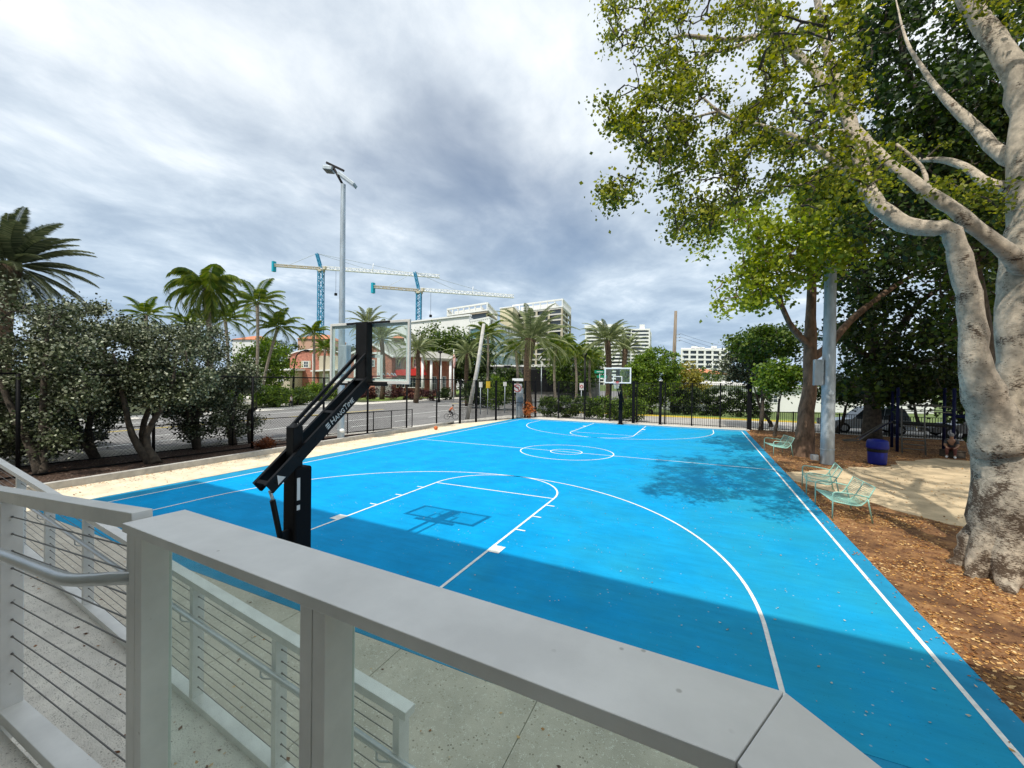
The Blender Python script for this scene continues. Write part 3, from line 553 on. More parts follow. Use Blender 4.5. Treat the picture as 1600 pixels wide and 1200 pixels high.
# ================================================================== basketball hoops
def text_mesh(body, size, m, parent, mtx, ext=.002, small=None, name='lettering', shear=0.0):
    cu_ = bpy.data.curves.new('txt', 'FONT'); cu_.body = body; cu_.size = size; cu_.extrude = ext; cu_.shear = shear
    if small:
        cu_.small_caps_scale = .78
        for i in small: cu_.body_format[i].use_small_caps = True
    o = bpy.data.objects.new('txt', cu_); COL.objects.link(o); dg = bpy.context.evaluated_depsgraph_get(); me = bpy.data.meshes.new_from_object(o.evaluated_get(dg))
    bpy.data.objects.remove(o); me.transform(mtx); me.materials.clear(); me.materials.append(m)
    n = bpy.data.objects.new(name, me); COL.objects.link(n); n.parent = parent; return n
def hoop(loc, rz, label):
    e = empty('basketball_hoop', loc, rz, label, 'basketball hoop', 'basketball hoops at the two ends of the court')
    m_ = MB(); m_.box((-.078, -.31, 0), (.078, -.15, 2.34)); m_.add([(-.085, -.317, 2.34), (.085, -.317, 2.34), (.085, -.143, 2.34), (-.085, -.143, 2.34), (0, -.23, 2.40)], [(0, 1, 4), (1, 2, 4), (2, 3, 4), (3, 0, 4)]); m_.build('pole', M_BLACK, e, bevel=.01)
    m_ = MB(); m_.box((-.13, -.315, 0), (.13, -.03, 1.76)); m_.build('pole_pad', M_BLACKM, e, bevel=.03)
    a = np.array([0, -.70, 1.56]); b = np.array([0, 1.10, 3.02]); d = (b-a)/np.linalg.norm(b-a); u = np.array([0, -d[2], d[1]])
    for sx_ in (-1, 1):
        o_ = np.array([sx_*.135, 0, 0]); m_ = MB(); m_.bar(a+o_, b+o_, .012, .17, up=u)
        for k_ in (-1, 1): m_.bar(a+o_*.86+u*k_*.079, b+o_*.86+u*k_*.079, .045, .012, up=u)
        for t in (.05, .25, .4, .7, .92): p = a+(b-a)*t+o_; m_.tube([p-np.array([.012, 0, 0]), p+np.array([.012*sx_+.006, 0, 0])], .013, 8)
        ar = m_.build('support_arm', M_BLACK, e)
        if sx_ == 1:
            X_ = Vector(d); Y_ = Vector(u); Z_ = Vector((1, 0, 0))
            def MX(t, v, sx2=.143): 
                p = a+(b-a)*t+u*v; m4 = Matrix.Identity(4)
                for i in range(3): m4[i][0] = X_[i]; m4[i][1] = Y_[i]; m4[i][2] = Z_[i]; m4[i][3] = p[i]
                m4[0][3] = sx2; return m4
            text_mesh('HangTime', .135, M_WHITE, ar, MX(.545, -.045), small=[1, 2, 3, 5, 6, 7], shear=.12)
            # square emblem of slanted bars ahead of the lettering
            em = MB(); nrm = np.array([1, 0, 0])
            for q_ in range(3):
                c0 = a+(b-a)*(.50+.0)+u*(-.04+q_*.032)+np.array([.1435, 0, 0]); c0[0] = .144
                em.add([c0, c0+d*.07+u*.0, c0+d*.085+u*.02, c0+d*.015+u*.02], [(0, 1, 2, 3)])
            em.build('emblem', M_WHITE, ar)
            tri = MB(); p = a+(b-a)*.075; p[0] = .1445; tri.add([p-d*.06-u*.05, p+d*.08-u*.05, p+d*.01+u*.065], [(0, 1, 2)]); tri.build('warning_label', M_WHITE, ar)
    for t in (.02, .27, .62, .97):
        m_ = MB(); p = a+(b-a)*t+u*.07; m_.bar(p-np.array([.13, 0, 0]), p+np.array([.13, 0, 0]), .05, .02, up=u); m_.build('cross_brace', M_BLACK, e)
    m_ = MB()
    for sx_ in (-1, 1): m_.bar((sx_*.07, -.24, 2.33), (sx_*.10, 1.08, 3.50), .035, .05)
    m_.build('parallel_arm', M_BLACK, e)
    for t0 in (.50, .58, .66, .74, .82): pass
    m_ = MB(); m_.box((-.125, 1.03, 2.96), (.125, 1.17, 4.03)); m_.box((-.5, 1.05, 2.93), (.5, 1.15, 2.97)); m_.build('backboard_mast', M_BLACK, e, bevel=.006)
    bb = MB(); bb.box((-.875, 1.205, 3.02), (.875, 1.217, 4.01)); bk = bb.build('backboard', M_CLEAR, e)
    fr = MB(); x_, z0_, z1_ = .915, 2.965, 4.055
    fr.box((-x_, 1.185, z1_-.045), (x_, 1.225, z1_)); fr.box((-x_, 1.185, z0_), (x_, 1.225, z0_+.055)); fr.box((-x_, 1.184, z0_+.055), (-x_+.042, 1.226, z1_-.045)); fr.box((x_-.042, 1.184, z0_+.055), (x_, 1.226, z1_-.045)); fr.build('backboard_frame', M_RAIL, e, bevel=.004)
    kk = MB(); kk.box((-.5, 1.176, z1_-.04), (.5, 1.184, z1_-.004)); kk.build('frame_bracket', M_BLACK, e); kk = MB(); kk.box((-.45, 1.17, 2.955), (.45, 1.183, 3.0)); kk.build('frame_bracket', M_BLACK, e)
    ln = MB()
    for s_ in (-1, 1):
        ln.box((s_*.29-.025, 1.2185, 3.05), (s_*.29+.025, 1.221, 3.47)); ln.box((s_*.85-.028, 1.2185, 3.02), (s_*.85+.026, 1.221, 4.01))
    ln.box((-.265, 1.2185, 3.42), (.265, 1.221, 3.47)); ln.box((-.82, 1.2185, 3.96), (.82, 1.221, 4.01)); ln.box((-.82, 1.2185, 3.02), (.82, 1.221, 3.05))
    ln.build('target_lines', M_WHITE, bk)
    rr = MB(); cy = 1.225+.15+.2286; zr = 3.048 if rz else 3.10; pts = [(.2286*math.cos(t*math.pi/12), cy+.2286*math.sin(t*math.pi/12), zr) for t in range(25)]; rr.tube(pts, .010, 8, cap=False)
    rr.box((-.07, 1.2275, 2.95), (.07, 1.245, 3.09)); rr.bar((-.06, 1.24, 2.99), (-.13, 1.42, 3.045), .012, .03); rr.bar((.06, 1.24, 2.99), (.13, 1.42, 3.045), .012, .03); rm_ = rr.build('rim', M_RED, e)
    ne = MB()
    for s_ in ((-1, 1) if rz else ()):
        for i in range(12):
            pts = []
            for j in range(7):
                t = i/12*2*math.pi+s_*j*.26; r_ = .2286-.095*(j/6)**.7; pts.append((r_*math.cos(t), cy+r_*math.sin(t), 3.04-.42*j/6))
            ne.tube(pts, .0035, 4, cap=False)
    if not rz:
        for i in range(6):   # the net of the near hoop is flipped up and caught on the rim
            t = -1.2+i*.42; p = np.array([.2286*math.cos(t), cy+.2286*math.sin(t), zr+.012]); ne.tube([p, p*[.8, 1, 1]+[0, -.02, .05], p*[.55, 1, 1]+[0, .03, .02]], .006, 4, cap=False)
        pass
    ne.build('net', M_WHITE, rm_)
    st = MB(); st.tube([(0.0, -.60, 1.50), (0, -.53, 1.30)], .022, 8); st.build('piston_rod', M_RAILP, e)
    st = MB(); st.tube([(0, -.56, 1.36), (0, -.42, .70)], .038, 10); st.box((-.03, -.43, .60), (.03, -.31, .88)); st.build('height_adjuster', M_BLACK, e)
    lb = MB(); lb.box((.1302, -.285, 1.30), (.132, -.235, 1.62)); lb.box((.1302, -.285, 1.16), (.132, -.235, 1.23)); lb.build('instruction_label', M_WHITE, e)
    bp = MB(); bp.box((-.22, -.42, 0.005), (.22, 0.05, .03)); bp.build('base_plate', M_BLACK, e)
    return e
hoop((-.09, 0, 0), 0, 'black adjustable basketball hoop in the foreground, seen from behind, with white lettering on its arm')
hoop((.0, 25.85, 0), math.pi, 'distant basketball hoop at the far end of the court facing the camera')
# ball
bl = MB(); bl.sphere((0, 0, .12), .122, 20, 14); bo = bl.build('basketball', M_ORANGE); bo.location = tuple(gz(681, 672)[:2])+(.012,)
tag(bo, 'orange basketball lying on the sand beside the far sideline', 'ball')
sm = MB()
for ax in range(3):
    pts = []
    for t in range(33):
        a_ = t/32*2*math.pi; c_, s_ = .1225*math.cos(a_), .1225*math.sin(a_); v = [0, 0, .12]; v[ax] += c_; v[(ax+1) % 3] += s_; pts.append(v)
    sm.tube(pts, .002, 4, cap=False)
sm.build('seam', M_BLACK, bo)

# ================================================================== fences
def fence(name, label, pts, h, mode, z0=0.0, post_r=.035, top_r=.022, mesh_w=.0022, dia=.075, mid=None, zb=.06, square=False, rails=None, pick=.115):
    e = empty(name, (pts[0][0], pts[0][1], z0), label=label, cat='fence')
    for (x, y) in pts:
        m_ = MB(); (m_.box((x-post_r, y-post_r, z0), (x+post_r, y+post_r, z0+h+.04)) if square else m_.tube([(x, y, z0), (x, y, z0+h+.03)], post_r, 8)); m_.build('post', M_FENCE, e, world=True)
    hs = rails or [zb, h]
    for hh in hs:
        m_ = MB()
        for (x, y), (u_, v_) in zip(pts[:-1], pts[1:]):
            if square: m_.bar((x, y, z0+hh-.02), (u_, v_, z0+hh-.02), .03, .035)
            else: m_.tube([(x, y, z0+hh), (u_, v_, z0+hh)], top_r, 6)
        m_.build('rail', M_FENCE, e, world=True)
    m_ = MB()
    for (x, y), (u_, v_) in zip(pts[:-1], pts[1:]):
        Ln = math.hypot(u_-x, v_-y); d = ((u_-x)/Ln, (v_-y)/Ln)
        if mode == 'picket':
            n = int(Ln/pick)
            for i in range(1, n):
                t = i*Ln/n; px, py = x+d[0]*t, y+d[1]*t; m_.box((px-.012, py-.012, z0+zb-.03), (px+.012, py+.012, z0+h-.005))
        else:
            hh = h-zb; s = -hh
            while s < Ln:
                for sg in (0, 1):
                    ta, tb = s, s+hh; za, zb_ = (0, hh) if sg == 0 else (hh, 0)
                    ca, cb_ = max(0, ta), min(Ln, tb)
                    if cb_-ca < .02: continue
                    f0 = (ca-ta)/hh; f1 = (cb_-ta)/hh; z_a = za+(zb_-za)*f0; z_b = za+(zb_-za)*f1
                    m_.tube([(x+d[0]*ca, y+d[1]*ca, z0+zb+z_a), (x+d[0]*cb_, y+d[1]*cb_, z0+zb+z_b)], mesh_w, 3, cap=False)
                s += dia*1.414
    m_.build('pickets' if mode == 'picket' else 'chain_link_mesh', M_FENCE, e, world=True)
    return e
fence('tall_chain_link_fence', 'tall black chain link fence with round posts running behind the silver shrubs', [(-12.9, -2.6), (-12.65, .5), (-12.35, 3.6), (-12.0, 6.9), (-11.4, 10.0), (-11.2, 12.7), (-10.9, 15.6), (-10.4, 18.0), (-10.02, 20.2)], 3.04, 'link', .03, .05, .03, mesh_w=.0019, dia=.085)
fence('low_chain_link_fence', 'low black chain link fence along the sidewalk under the shrubs', [(-15.3, -6), (-14.95, -2), (-14.6, 1), (-14.1, 4), (-13.5, 7), (-12.9, 9.8), (-12.35, 12.4), (-11.8, 15.3)], 1.1, 'link', .03, .03, .02, mesh_w=.0030, dia=.085)
fence('short_chain_link_panel', 'short low black chain link panel standing just in front of the long low fence', [(-12.7, 11.4), (-12.0, 14.0), (-11.35, 16.7)], 1.15, 'link', .0, .028, .02, mesh_w=.0022, dia=.085)
fence('corner_picket_fence', 'tall black picket fence closing the far left corner of the court', [(-10.02, 20.25), (-9.55, 21.7), (-8.9, 23.6), (-8.25, 25.3), (-7.75, 26.6), (-7.35, 27.85)], 3.04, 'picket', .0, .05, square=True, rails=[.12, 1.35, 3.04])
fence('far_picket_fence', 'tall black picket fence behind the far baseline of the court', [(-7.33, 27.87), (-5.3, 27.83), (-3.1, 27.78), (-1.1, 27.74), (.9, 27.7), (2.9, 27.66), (4.7, 27.6), (6.5, 27.5), (8.18, 27.35)], 3.04, 'picket', .0, .05, square=True, rails=[.12, 1.35, 3.04])
fence('park_picket_fence', 'waist high black picket fence at the back of the shaded park', [(8.25, 27.3), (10.7, 27.3), (13.1, 27.3), (15.5, 27.3), (17.9, 27.3), (20.3, 27.3), (22.7, 27.3), (25.1, 27.3), (27.5, 27.3), (29.9, 27.3), (32.3, 27.3)], 1.25, 'picket', .0, .035, square=True, rails=[.12, 1.25])
for i, (px, py) in enumerate(((990, 661), (1032, 663))):
    p = gz(px, py); o = MB().box((-.09, -.09, 0), (.09, .09, 3.1)).box((-.12, -.12, 3.1), (.12, .12, 3.14)).box((-.14, -.14, 0), (.14, .14, .02)).build('gate_post', M_FENCE); o.location = (p[0], 27.2, 0)
    tag(o, ('thick black square post just right of the far hoop', 'thick black square post right of the far hoop, the farther from it')[i], 'post', 'thick posts by the far hoop')
o = MB().box((-.13, -.13, 0), (.13, .13, 3.15)).box((-.16, -.16, 3.15), (.16, .16, 3.2)).box((-.18, -.18, 0), (.18, .18, .02)).build('gate_post', M_FENCE); o.location = (8.22, 27.1, 0)
tag(o, 'thick black corner post where the tall far fence meets the low park fence', 'post')

# ================================================================== poles
def light_pole(name, label, x, y, r0, r1, h, heads):
    e = empty(name, (x, y, 0), label=label, cat='light pole')
    m_ = MB(); m_.lathe([(r0, 0), (r0*.97, h*.3), ((r0+r1)/2, h*.55), (r1, h)], 20, (x, y, 0)); m_.lathe([(r0+.012, .55), (r0+.012, .58), (r0, .585)], 20, (x, y, 0)); m_.build('pole', M_GALV, e, world=True)
    return e
lp = light_pole('court_light_pole', 'tall galvanised floodlight pole rising behind the near hoop', -10.62, 10.35, .165, .11, 12.45, 1)
bxm = MB(); d_ = 20.0
pA, pB = at(510, 254, d_), at(537.5, 267, d_); mt = at(521, 262, d_)
bxm.bar(pA, pB, .09, .09); bxm.tube([(-10.62, 10.35, 12.4), tuple(mt)], .06, 8); bxm.build('crossbar', M_BLACK, lp, world=True)
def lamp_head(a, b, parent, wd, ht, lens):
    m_ = MB(); m_.bar(a, b, wd, ht); m_.build('floodlight', M_GALV, parent, bevel=.02, world=True)
    d = np.array(b)-np.array(a); dn = d/np.linalg.norm(d); m_ = MB(); off = np.array([0, 0, -ht*.55]); m_.bar(a+dn*.03+off, b-dn*.03+off, wd*.9, ht*.16); m_.build('floodlight_lens', lens, parent, world=True)
lamp_head(at(530.5, 272, d_), at(555, 290.5, d_), lp, .42, .16, M_GLASSD)
lamp_head(at(507, 264, d_), at(521, 265.5, d_), lp, .45, .18, M_GLASSD)
m_ = MB(); m_.box((-10.52, 10.1, 3.25), (-10.05, 10.4, 4.65)); m_.build('control_box', M_GALV, lp, bevel=.02, world=True)
m_ = MB(); m_.sphere((-10.38, 10.2, .55), .12, 10, 8, (1, 1, .8)); m_.build('outlet_cover', M_WHITE, lp, world=True)
rp_ = light_pole('park_light_pole', 'stout galvanised light pole standing in the mulch beside the mint benches', 9.72, 15.15, .225, .17, 11.2, 1)
m_ = MB(); m_.box((9.22, 14.95, 3.02), (9.52, 15.2, 4.02)); m_.build('control_box', M_GALV, rp_, bevel=.015, world=True)
m_ = MB(); m_.tube([(9.46, 15.0, 3.5), (9.6, 15.1, 3.5)], .05, 6); m_.tube([(9.75, 14.9, 2.75), (9.75, 14.93, 2.75)], .09, 10); m_.box((9.2, 15.0, .12), (9.42, 15.25, .32)); m_.build('junction_box', M_GALV, rp_, world=True)
m_ = MB(); m_.bar((9.0, 15.15, 11.1), (10.4, 15.15, 11.1), .09, .09); m_.build('crossbar', M_BLACK, rp_, world=True)
for xx in (9.1, 10.3): lamp_head(np.array([xx-.2, 15.0, 10.95]), np.array([xx+.2, 15.3, 10.85]), rp_, .4, .14, M_GLASSD)
# wooden utility pole with wires
b0 = at(1050, 640, 44); t0 = at(1056, 486, 44)
e = empty('utility_pole', (b0[0], b0[1], 0), label='bare wooden utility pole beyond the far fence with wires running right', cat='utility pole')
m_ = MB(); m_.tube([(b0[0], b0[1], -.1), tuple((b0+t0)/2), tuple(t0)], [.24, .2, .15], 10); m_.build('pole', M_WOODP, e, world=True)
ins = MB()
for yy in (522, 527, 532): q = at(1062, yy, 44); ins.tube([at(1056, yy+1, 44), q], .03, 5); ins.sphere(q, .07, 8, 6)
ins.build('insulator', M_GALV, e, world=True)
m_ = MB()
for yy, y2 in ((521, 548), (526, 556), (531, 566)):
    a = at(1062, yy, 44); b = at(1290, y2+2, 60)
    m_.tube([a*(1-t)+b*t-np.array([0, 0, 1.2*4*t*(1-t)]) for t in np.linspace(0, 1, 12)], .012, 4)
m_.build('wire', M_BLACK, e, world=True)
# leaning pole
b0 = at(735, 650, 33); t0 = at(756, 506, 33)
e = empty('leaning_pole', (b0[0], b0[1], 0), label='pale leaning concrete pole at the street corner with a round black bracket', cat='utility pole')
m_ = MB(); m_.tube([(b0[0]-.3, b0[1], -.1), tuple((b0+t0)/2), tuple(t0)], [.17, .16, .13], 10); m_.build('pole', M_KERB, e, world=True)
c = at(770, 573, 33); m_ = MB(); pts = [c+_rt*.32*math.cos(t)+np.array([0, 0, .38*math.sin(t)]) for t in np.linspace(0, 2*math.pi, 18)]
m_.tube(pts, .03, 6, cap=False); m_.tube([c+_rt*.32, c+_rt*1.3], .03, 6); m_.tube([c+_rt*.9+np.array([0, 0, .03]), c+_rt*1.45+np.array([0, 0, .03])], .09, 8); m_.build('bracket', M_BLACK, e, world=True)
# black curved streetlamp
def P2(px, py, d): return tuple(at(px, py, d))
D = 60
e = empty('curved_street_lamp', (at(463, 600, D)[0], at(463, 600, D)[1], 0), label='black street lamp with a curved arm in front of the left brick gable', cat='street lamp')
m_ = MB(); gp = at(458, 610, D); m_.tube([(gp[0], gp[1], -.1), (gp[0], gp[1], 1.5), P2(459, 590, D), P2(460, 570, D), P2(463, 556, D), P2(470, 549, D), P2(478, 547, D)], [.22, .18, .13, .1, .09, .08, .07], 8); m_.build('pole', M_BLACK, e, world=True)
m_ = MB(); m_.sphere(at(479, 548, D), .45, 12, 8, (1, 1, .4)); m_.build('lamp_shade', M_BLACK, e, world=True)
e = empty('street_lamp', (at(686, 615, 58)[0], at(686, 615, 58)[1], 0), label='thin black street lamp pole in front of the white columned porch', cat='street lamp')
gp = at(686, 615, 58); m_ = MB(); m_.tube([(gp[0], gp[1], -.1), (gp[0], gp[1], 1), P2(687, 580, 58), P2(688, 552, 58)], [.2, .12, .1, .08], 8); m_.build('pole', M_BLACK, e, world=True)
m_ = MB(); m_.sphere(at(688, 550, 58), .35, 10, 8, (1, 1, .6)); m_.build('lamp_shade', M_BLACK, e, world=True)
e = empty('thin_street_lamp', (at(914, 640, 46)[0], at(914, 640, 46)[1], 0), label='slim dark lamp post left of the green street sign', cat='street lamp')
gp = at(914, 640, 46); m_ = MB(); m_.tube([(gp[0], gp[1], -.1), P2(914, 600, 46), P2(914, 556, 46)], [.16, .13, .1], 8); m_.build('pole', M_BLACK, e, world=True)
m_ = MB(); m_.sphere(at(914, 554, 46), .28, 10, 8, (1, 1, .7)); m_.build('lamp_shade', M_BLACK, e, world=True)

# ================================================================== signs
def sign(name, label, px, py, d, w_, h_, m, base_py=None, cat='sign', postm=None):
    """flat panel facing the camera on a post"""
    c = at(px, py, d); e = empty(name, (c[0], c[1], 0), label=label, cat=cat)
    m_ = MB(); m_.tube([(c[0], c[1], -.1), (c[0], c[1], c[2]+h_/2)], .035, 6); m_.build('post', postm or M_GALV, e, world=True)
    m_ = MB(); cc = c-_fwd*.05; m_.box((-w_/2, -h_/2, -.01), (w_/2, h_/2, .01), _rt, (0, 0, 1), cc); pn = m_.build('panel', m, e, world=True)
    return e, pn, cc-_fwd*.014
e, pn, c = sign('turn_sign', 'white no left turn sign with a red ring at the street corner', 808.5, 606.5, 33.5, .72, .72, M_WHITE)
m_ = MB(); Xr, Zr = _rt, np.array([0, 0, 1.])
ring = [c+Xr*.29*math.cos(t)+Zr*.29*math.sin(t) for t in np.linspace(0, 2*math.pi, 25)]; m_.tube(ring, .032, 6, cap=False); m_.bar(c-Xr*.2+Zr*.2, c+Xr*.2-Zr*.2, .02, .06); m_.build('prohibition_ring', M_RED, pn, world=None)
m_ = MB(); m_.bar(c+Xr*.08-Zr*.2, c+Xr*.08+Zr*.08, .06, .012, up=_fwd); m_.bar(c+Xr*.1+Zr*.08, c-Xr*.1+Zr*.08, .06, .012, up=_fwd); m_.add([c-Xr*.1+Zr*.17, c-Xr*.1-Zr*.01, c-Xr*.21+Zr*.08], [(0, 1, 2)]); m_.build('arrow', M_BLACK, pn, world=None)
o = MB(); q = at(809, 596, 34); o.box((-.45, 0, -.05), (.45, .25, .05), _rt, (0, 0, 1), q); o2 = tag(o.build('white_cabinet', M_WHITE), 'white topped utility cabinet behind the no left turn sign', 'cabinet')
o = MB(); q = at(812, 628, 34.3); o.box((-.30, -.9, -.2), (.30, 1.6, .2), _rt, (0, 0, 1), (q[0], q[1], .85)); o.build('cabinet_body', M_GALV, o2, world=None)
sign('yellow_sign', 'small yellow warning sign by the leaning pole', 762.5, 601, 38, .40, .62, M_YEL)
sign('small_white_sign', 'small white sign on a post left of the yellow sign', 751, 601, 38, .3, .5, M_WHITE)
sign('white_notice', 'small white notice right of the yellow sign', 789, 600, 40, .3, .4, M_WHITE)
e, pn, c = sign('red_white_sign', 'white sign with a red roundel behind the far hedge', 908.5, 604, 37, .36, .62, M_WHITE)
m_ = MB(); m_.tube([c+Zr*.0+Xr*.12*math.cos(t)+Zr*.12*math.sin(t) for t in np.linspace(0, 6.283, 17)], .03, 5, cap=False); m_.build('roundel', M_RED, pn, world=None)
e, pn, c = sign('street_name_sign', 'green street name blades on a post left of the far backboard', 937, 581, 39, 1.0, .28, M_GREENS)
m_ = MB(); q = at(940, 588.5, 39); m_.box((-.45, -.12, -.01), (.5, .12, .01), _rt, (0, 0, 1), q); m_.build('lower_blade', M_GREENS, e, world=True)
m_ = MB(); m_.box((-.3, .0, -.003), (.3, .05, .003), _rt, (0, 0, 1), c+Zr*-.02); m_.build('blade_line', M_WHITE, pn, world=None)
# park rules board on the low fence
q = at(1280, 657, 27.0); o = MB(); o.box((-.28, -.2, -.01), (.28, .2, .01), _rt, (0, 0, 1), q-_fwd*.15); tag(o.build('notice_board', M_WHITE), 'small white notice fixed to the low park fence beside the light pole', 'sign')

# ================================================================== benches
def bench(loc, rz, label):
    e = empty('mint_bench', loc, rz, label, 'bench', 'mint metal benches along the court edge')
    hw = .58
    prof = [(0.0, .415), (.12, .395), (.30, .37), (.44, .355), (.53, .375), (.60, .45), (.69, .62), (.77, .80)]
    def PX(t):
        k = t*(len(prof)-1); i = min(int(k), len(prof)-2); f = k-i; return np.array([prof[i][0]*(1-f)+prof[i+1][0]*f, prof[i][1]*(1-f)+prof[i+1][1]*f])
    for y in (-hw, hw):
        m_ = MB(); m_.tube([(.0, y, .0), (.0, y, .42), (.0, y, .585), (.03, y, .62), (.09, y, .63), (.42, y, .61), (.64, y, .575), (.67, y, .56)], .015, 8); m_.build('front_leg', M_MINT, e)
        m_ = MB(); m_.tube([(.74, y*.98, .0), (.66, y, .42), (.645, y, .52)], .016, 8); m_.build('rear_leg', M_MINT, e)
        m_ = MB(); m_.tube([(a, y*.985, b) for a, b in prof], .014, 8); m_.build('side_frame', M_MINT, e)
    m_ = MB(); m_.tube([(a, 0, b-.004) for a, b in prof], .012, 8); m_.build('centre_rib', M_MINT, e)
    m_ = MB(); m_.tube([(0, -hw, .415), (0, hw, .415)], .013, 8); m_.build('front_bar', M_MINT, e)
    m_ = MB(); m_.tube([(.77, -hw, .80), (.77, hw, .80)], .013, 8); m_.build('top_bar', M_MINT, e)
    ms, mb_ = MB(), MB(); n = 34
    for i in range(1, n):
        a, b = PX(i/n); (ms if i/n < .56 else mb_).tube([(a, -hw*.985, b), (a, hw*.985, b)], .0062, 5)
    ms.build('seat', M_MINT, e); mb_.build('backrest', M_MINT, e)
    return e
b1 = bench((7.97, 7.78, -.01), R(4), 'nearest mint green wire bench, its back toward the big pale tree')
copy_tree(b1, None, (8.0, 9.95, -.01), R(-6), 'middle mint green wire bench, just behind the nearest one')
copy_tree(b1, None, (8.0, 16.75, -.01), R(10), 'farthest mint green wire bench, alone near the brown tree trunk')

# ================================================================== bin, playground
x, y = 11.52, 16.1
e = empty('litter_bin', (x, y, -.004), label='dark blue plastic litter drum standing at the edge of the sand', cat='bin')
m_ = MB(); m_.lathe([(.0, 0), (.27, 0), (.285, .05), (.30, .40), (.305, .62)], 24); m_.build('body', M_BLUEP, e)
m_ = MB(); m_.lathe([(.307, .60), (.345, .62), (.345, .70), (.33, .86), (.30, .93), (.16, .96), (.0, .965)], 24); m_.build('lid', M_BLUEP, e)
m_ = MB(); m_.lathe([(.303, .48), (.318, .50), (.318, .585), (.303, .60)], 24); m_.build('band', M_BLACK, e)
M_TYREG = mat('shade_darkened_steel', (.11, .11, .10), .7)  # grey steel darkened in its colour to imitate the park shade
px_, py_ = 14.6, 21.0
e = empty('play_structure', (px_, py_, -.01), R(-12), label='dark blue climbing frame with a ladder and rails in the deep shade of the park', cat='play structure')
for (a, b) in ((-.9, -.8), (.9, -.8), (-.9, .9), (.9, .9)):
    m_ = MB(); m_.tube([(a, b, 0), (a, b, 2.9)], .06, 10); m_.sphere((a, b, 2.92), .07, 8, 6); m_.build('post', M_BLUED, e)
m_ = MB(); m_.box((-.95, -.85, 1.25), (.95, .95, 1.32)); m_.build('platform', M_BLACK, e)
m_ = MB()
for s_ in (-1, 1): m_.tube([(-.4+s_*.38, -1.25, 0), (-.4+s_*.38, -.9, 1.35), (-.4+s_*.38, -.85, 2.1)], .03, 8)
for i in range(6): m_.tube([(-.78, -1.2+.055*i, .22+.2*i), (-.02, -1.2+.055*i, .22+.2*i)], .022, 6)
m_.build('ladder', M_TYREG, e)
for y_ in (-.8, .9):
    m_ = MB()
    for z_ in (1.9, 2.15): m_.tube([(-.9, y_, z_), (.9, y_, z_)], .022, 6)
    m_.build('guard_bar', M_TYREG, e)
m_ = MB(); m_.tube([(-.95, .0, 1.3), (-1.3, -.1, 1.2), (-2.2, -.35, .35), (-2.8, -.45, .28), (-2.85, -.1, .28), (-2.3, .3, .35), (-1.3, .3, 1.2)], .03, 8); m_.build('slide_rail', M_TYREG, e)
m_ = MB()
for t in range(9):
    a_ = -2.2+t*.13; m_.add([(a_, -.3, .37+.107*t), (a_, .25, .37+.107*t), (a_+.13, .25, .477+.107*t), (a_+.13, -.3, .477+.107*t)], [(0, 1, 2, 3)])
m_.build('slide', M_BLUED, e)
m_ = MB(); m_.tube([(.9, -.8, 1.75), (1.7, -.9, 1.7), (2.4, -1.0, 1.3), (3.0, -1.0, .5), (3.1, -1.0, .0)], .05, 8); m_.tube([(.9, .9, 1.75), (1.7, .8, 1.7), (2.5, .6, 1.3), (3.0, .5, .0)], .05, 8); m_.build('climbing_arch', M_BLUED, e)

# ================================================================== people
def skin_fig(name, joints, edges, rad, m, parent, sub=1):
    me = bpy.data.meshes.new(name); bm = bmesh.new(); lay = bm.verts.layers.skin.verify(); vs = [bm.verts.new(j) for j in joints]
    for i, (v, r) in enumerate(zip(vs, rad)): v[lay].radius = (r, r); v[lay].use_root = (i == 0)
    for a, b in edges: bm.edges.new((vs[a], vs[b]))
    bm.to_mesh(me); bm.free(); o = bpy.data.objects.new(name, me); COL.objects.link(o); o.parent = parent
    md = o.modifiers.new('skin', 'SKIN'); md.use_smooth_shade = True
    s_ = o.modifiers.new('sub', 'SUBSURF'); s_.levels = sub; s_.render_levels = sub; me.materials.append(m)
    dg = bpy.context.evaluated_depsgraph_get(); nm = bpy.data.meshes.new_from_object(o.evaluated_get(dg)); o.modifiers.clear(); o.data = nm; bpy.data.meshes.remove(me); return o
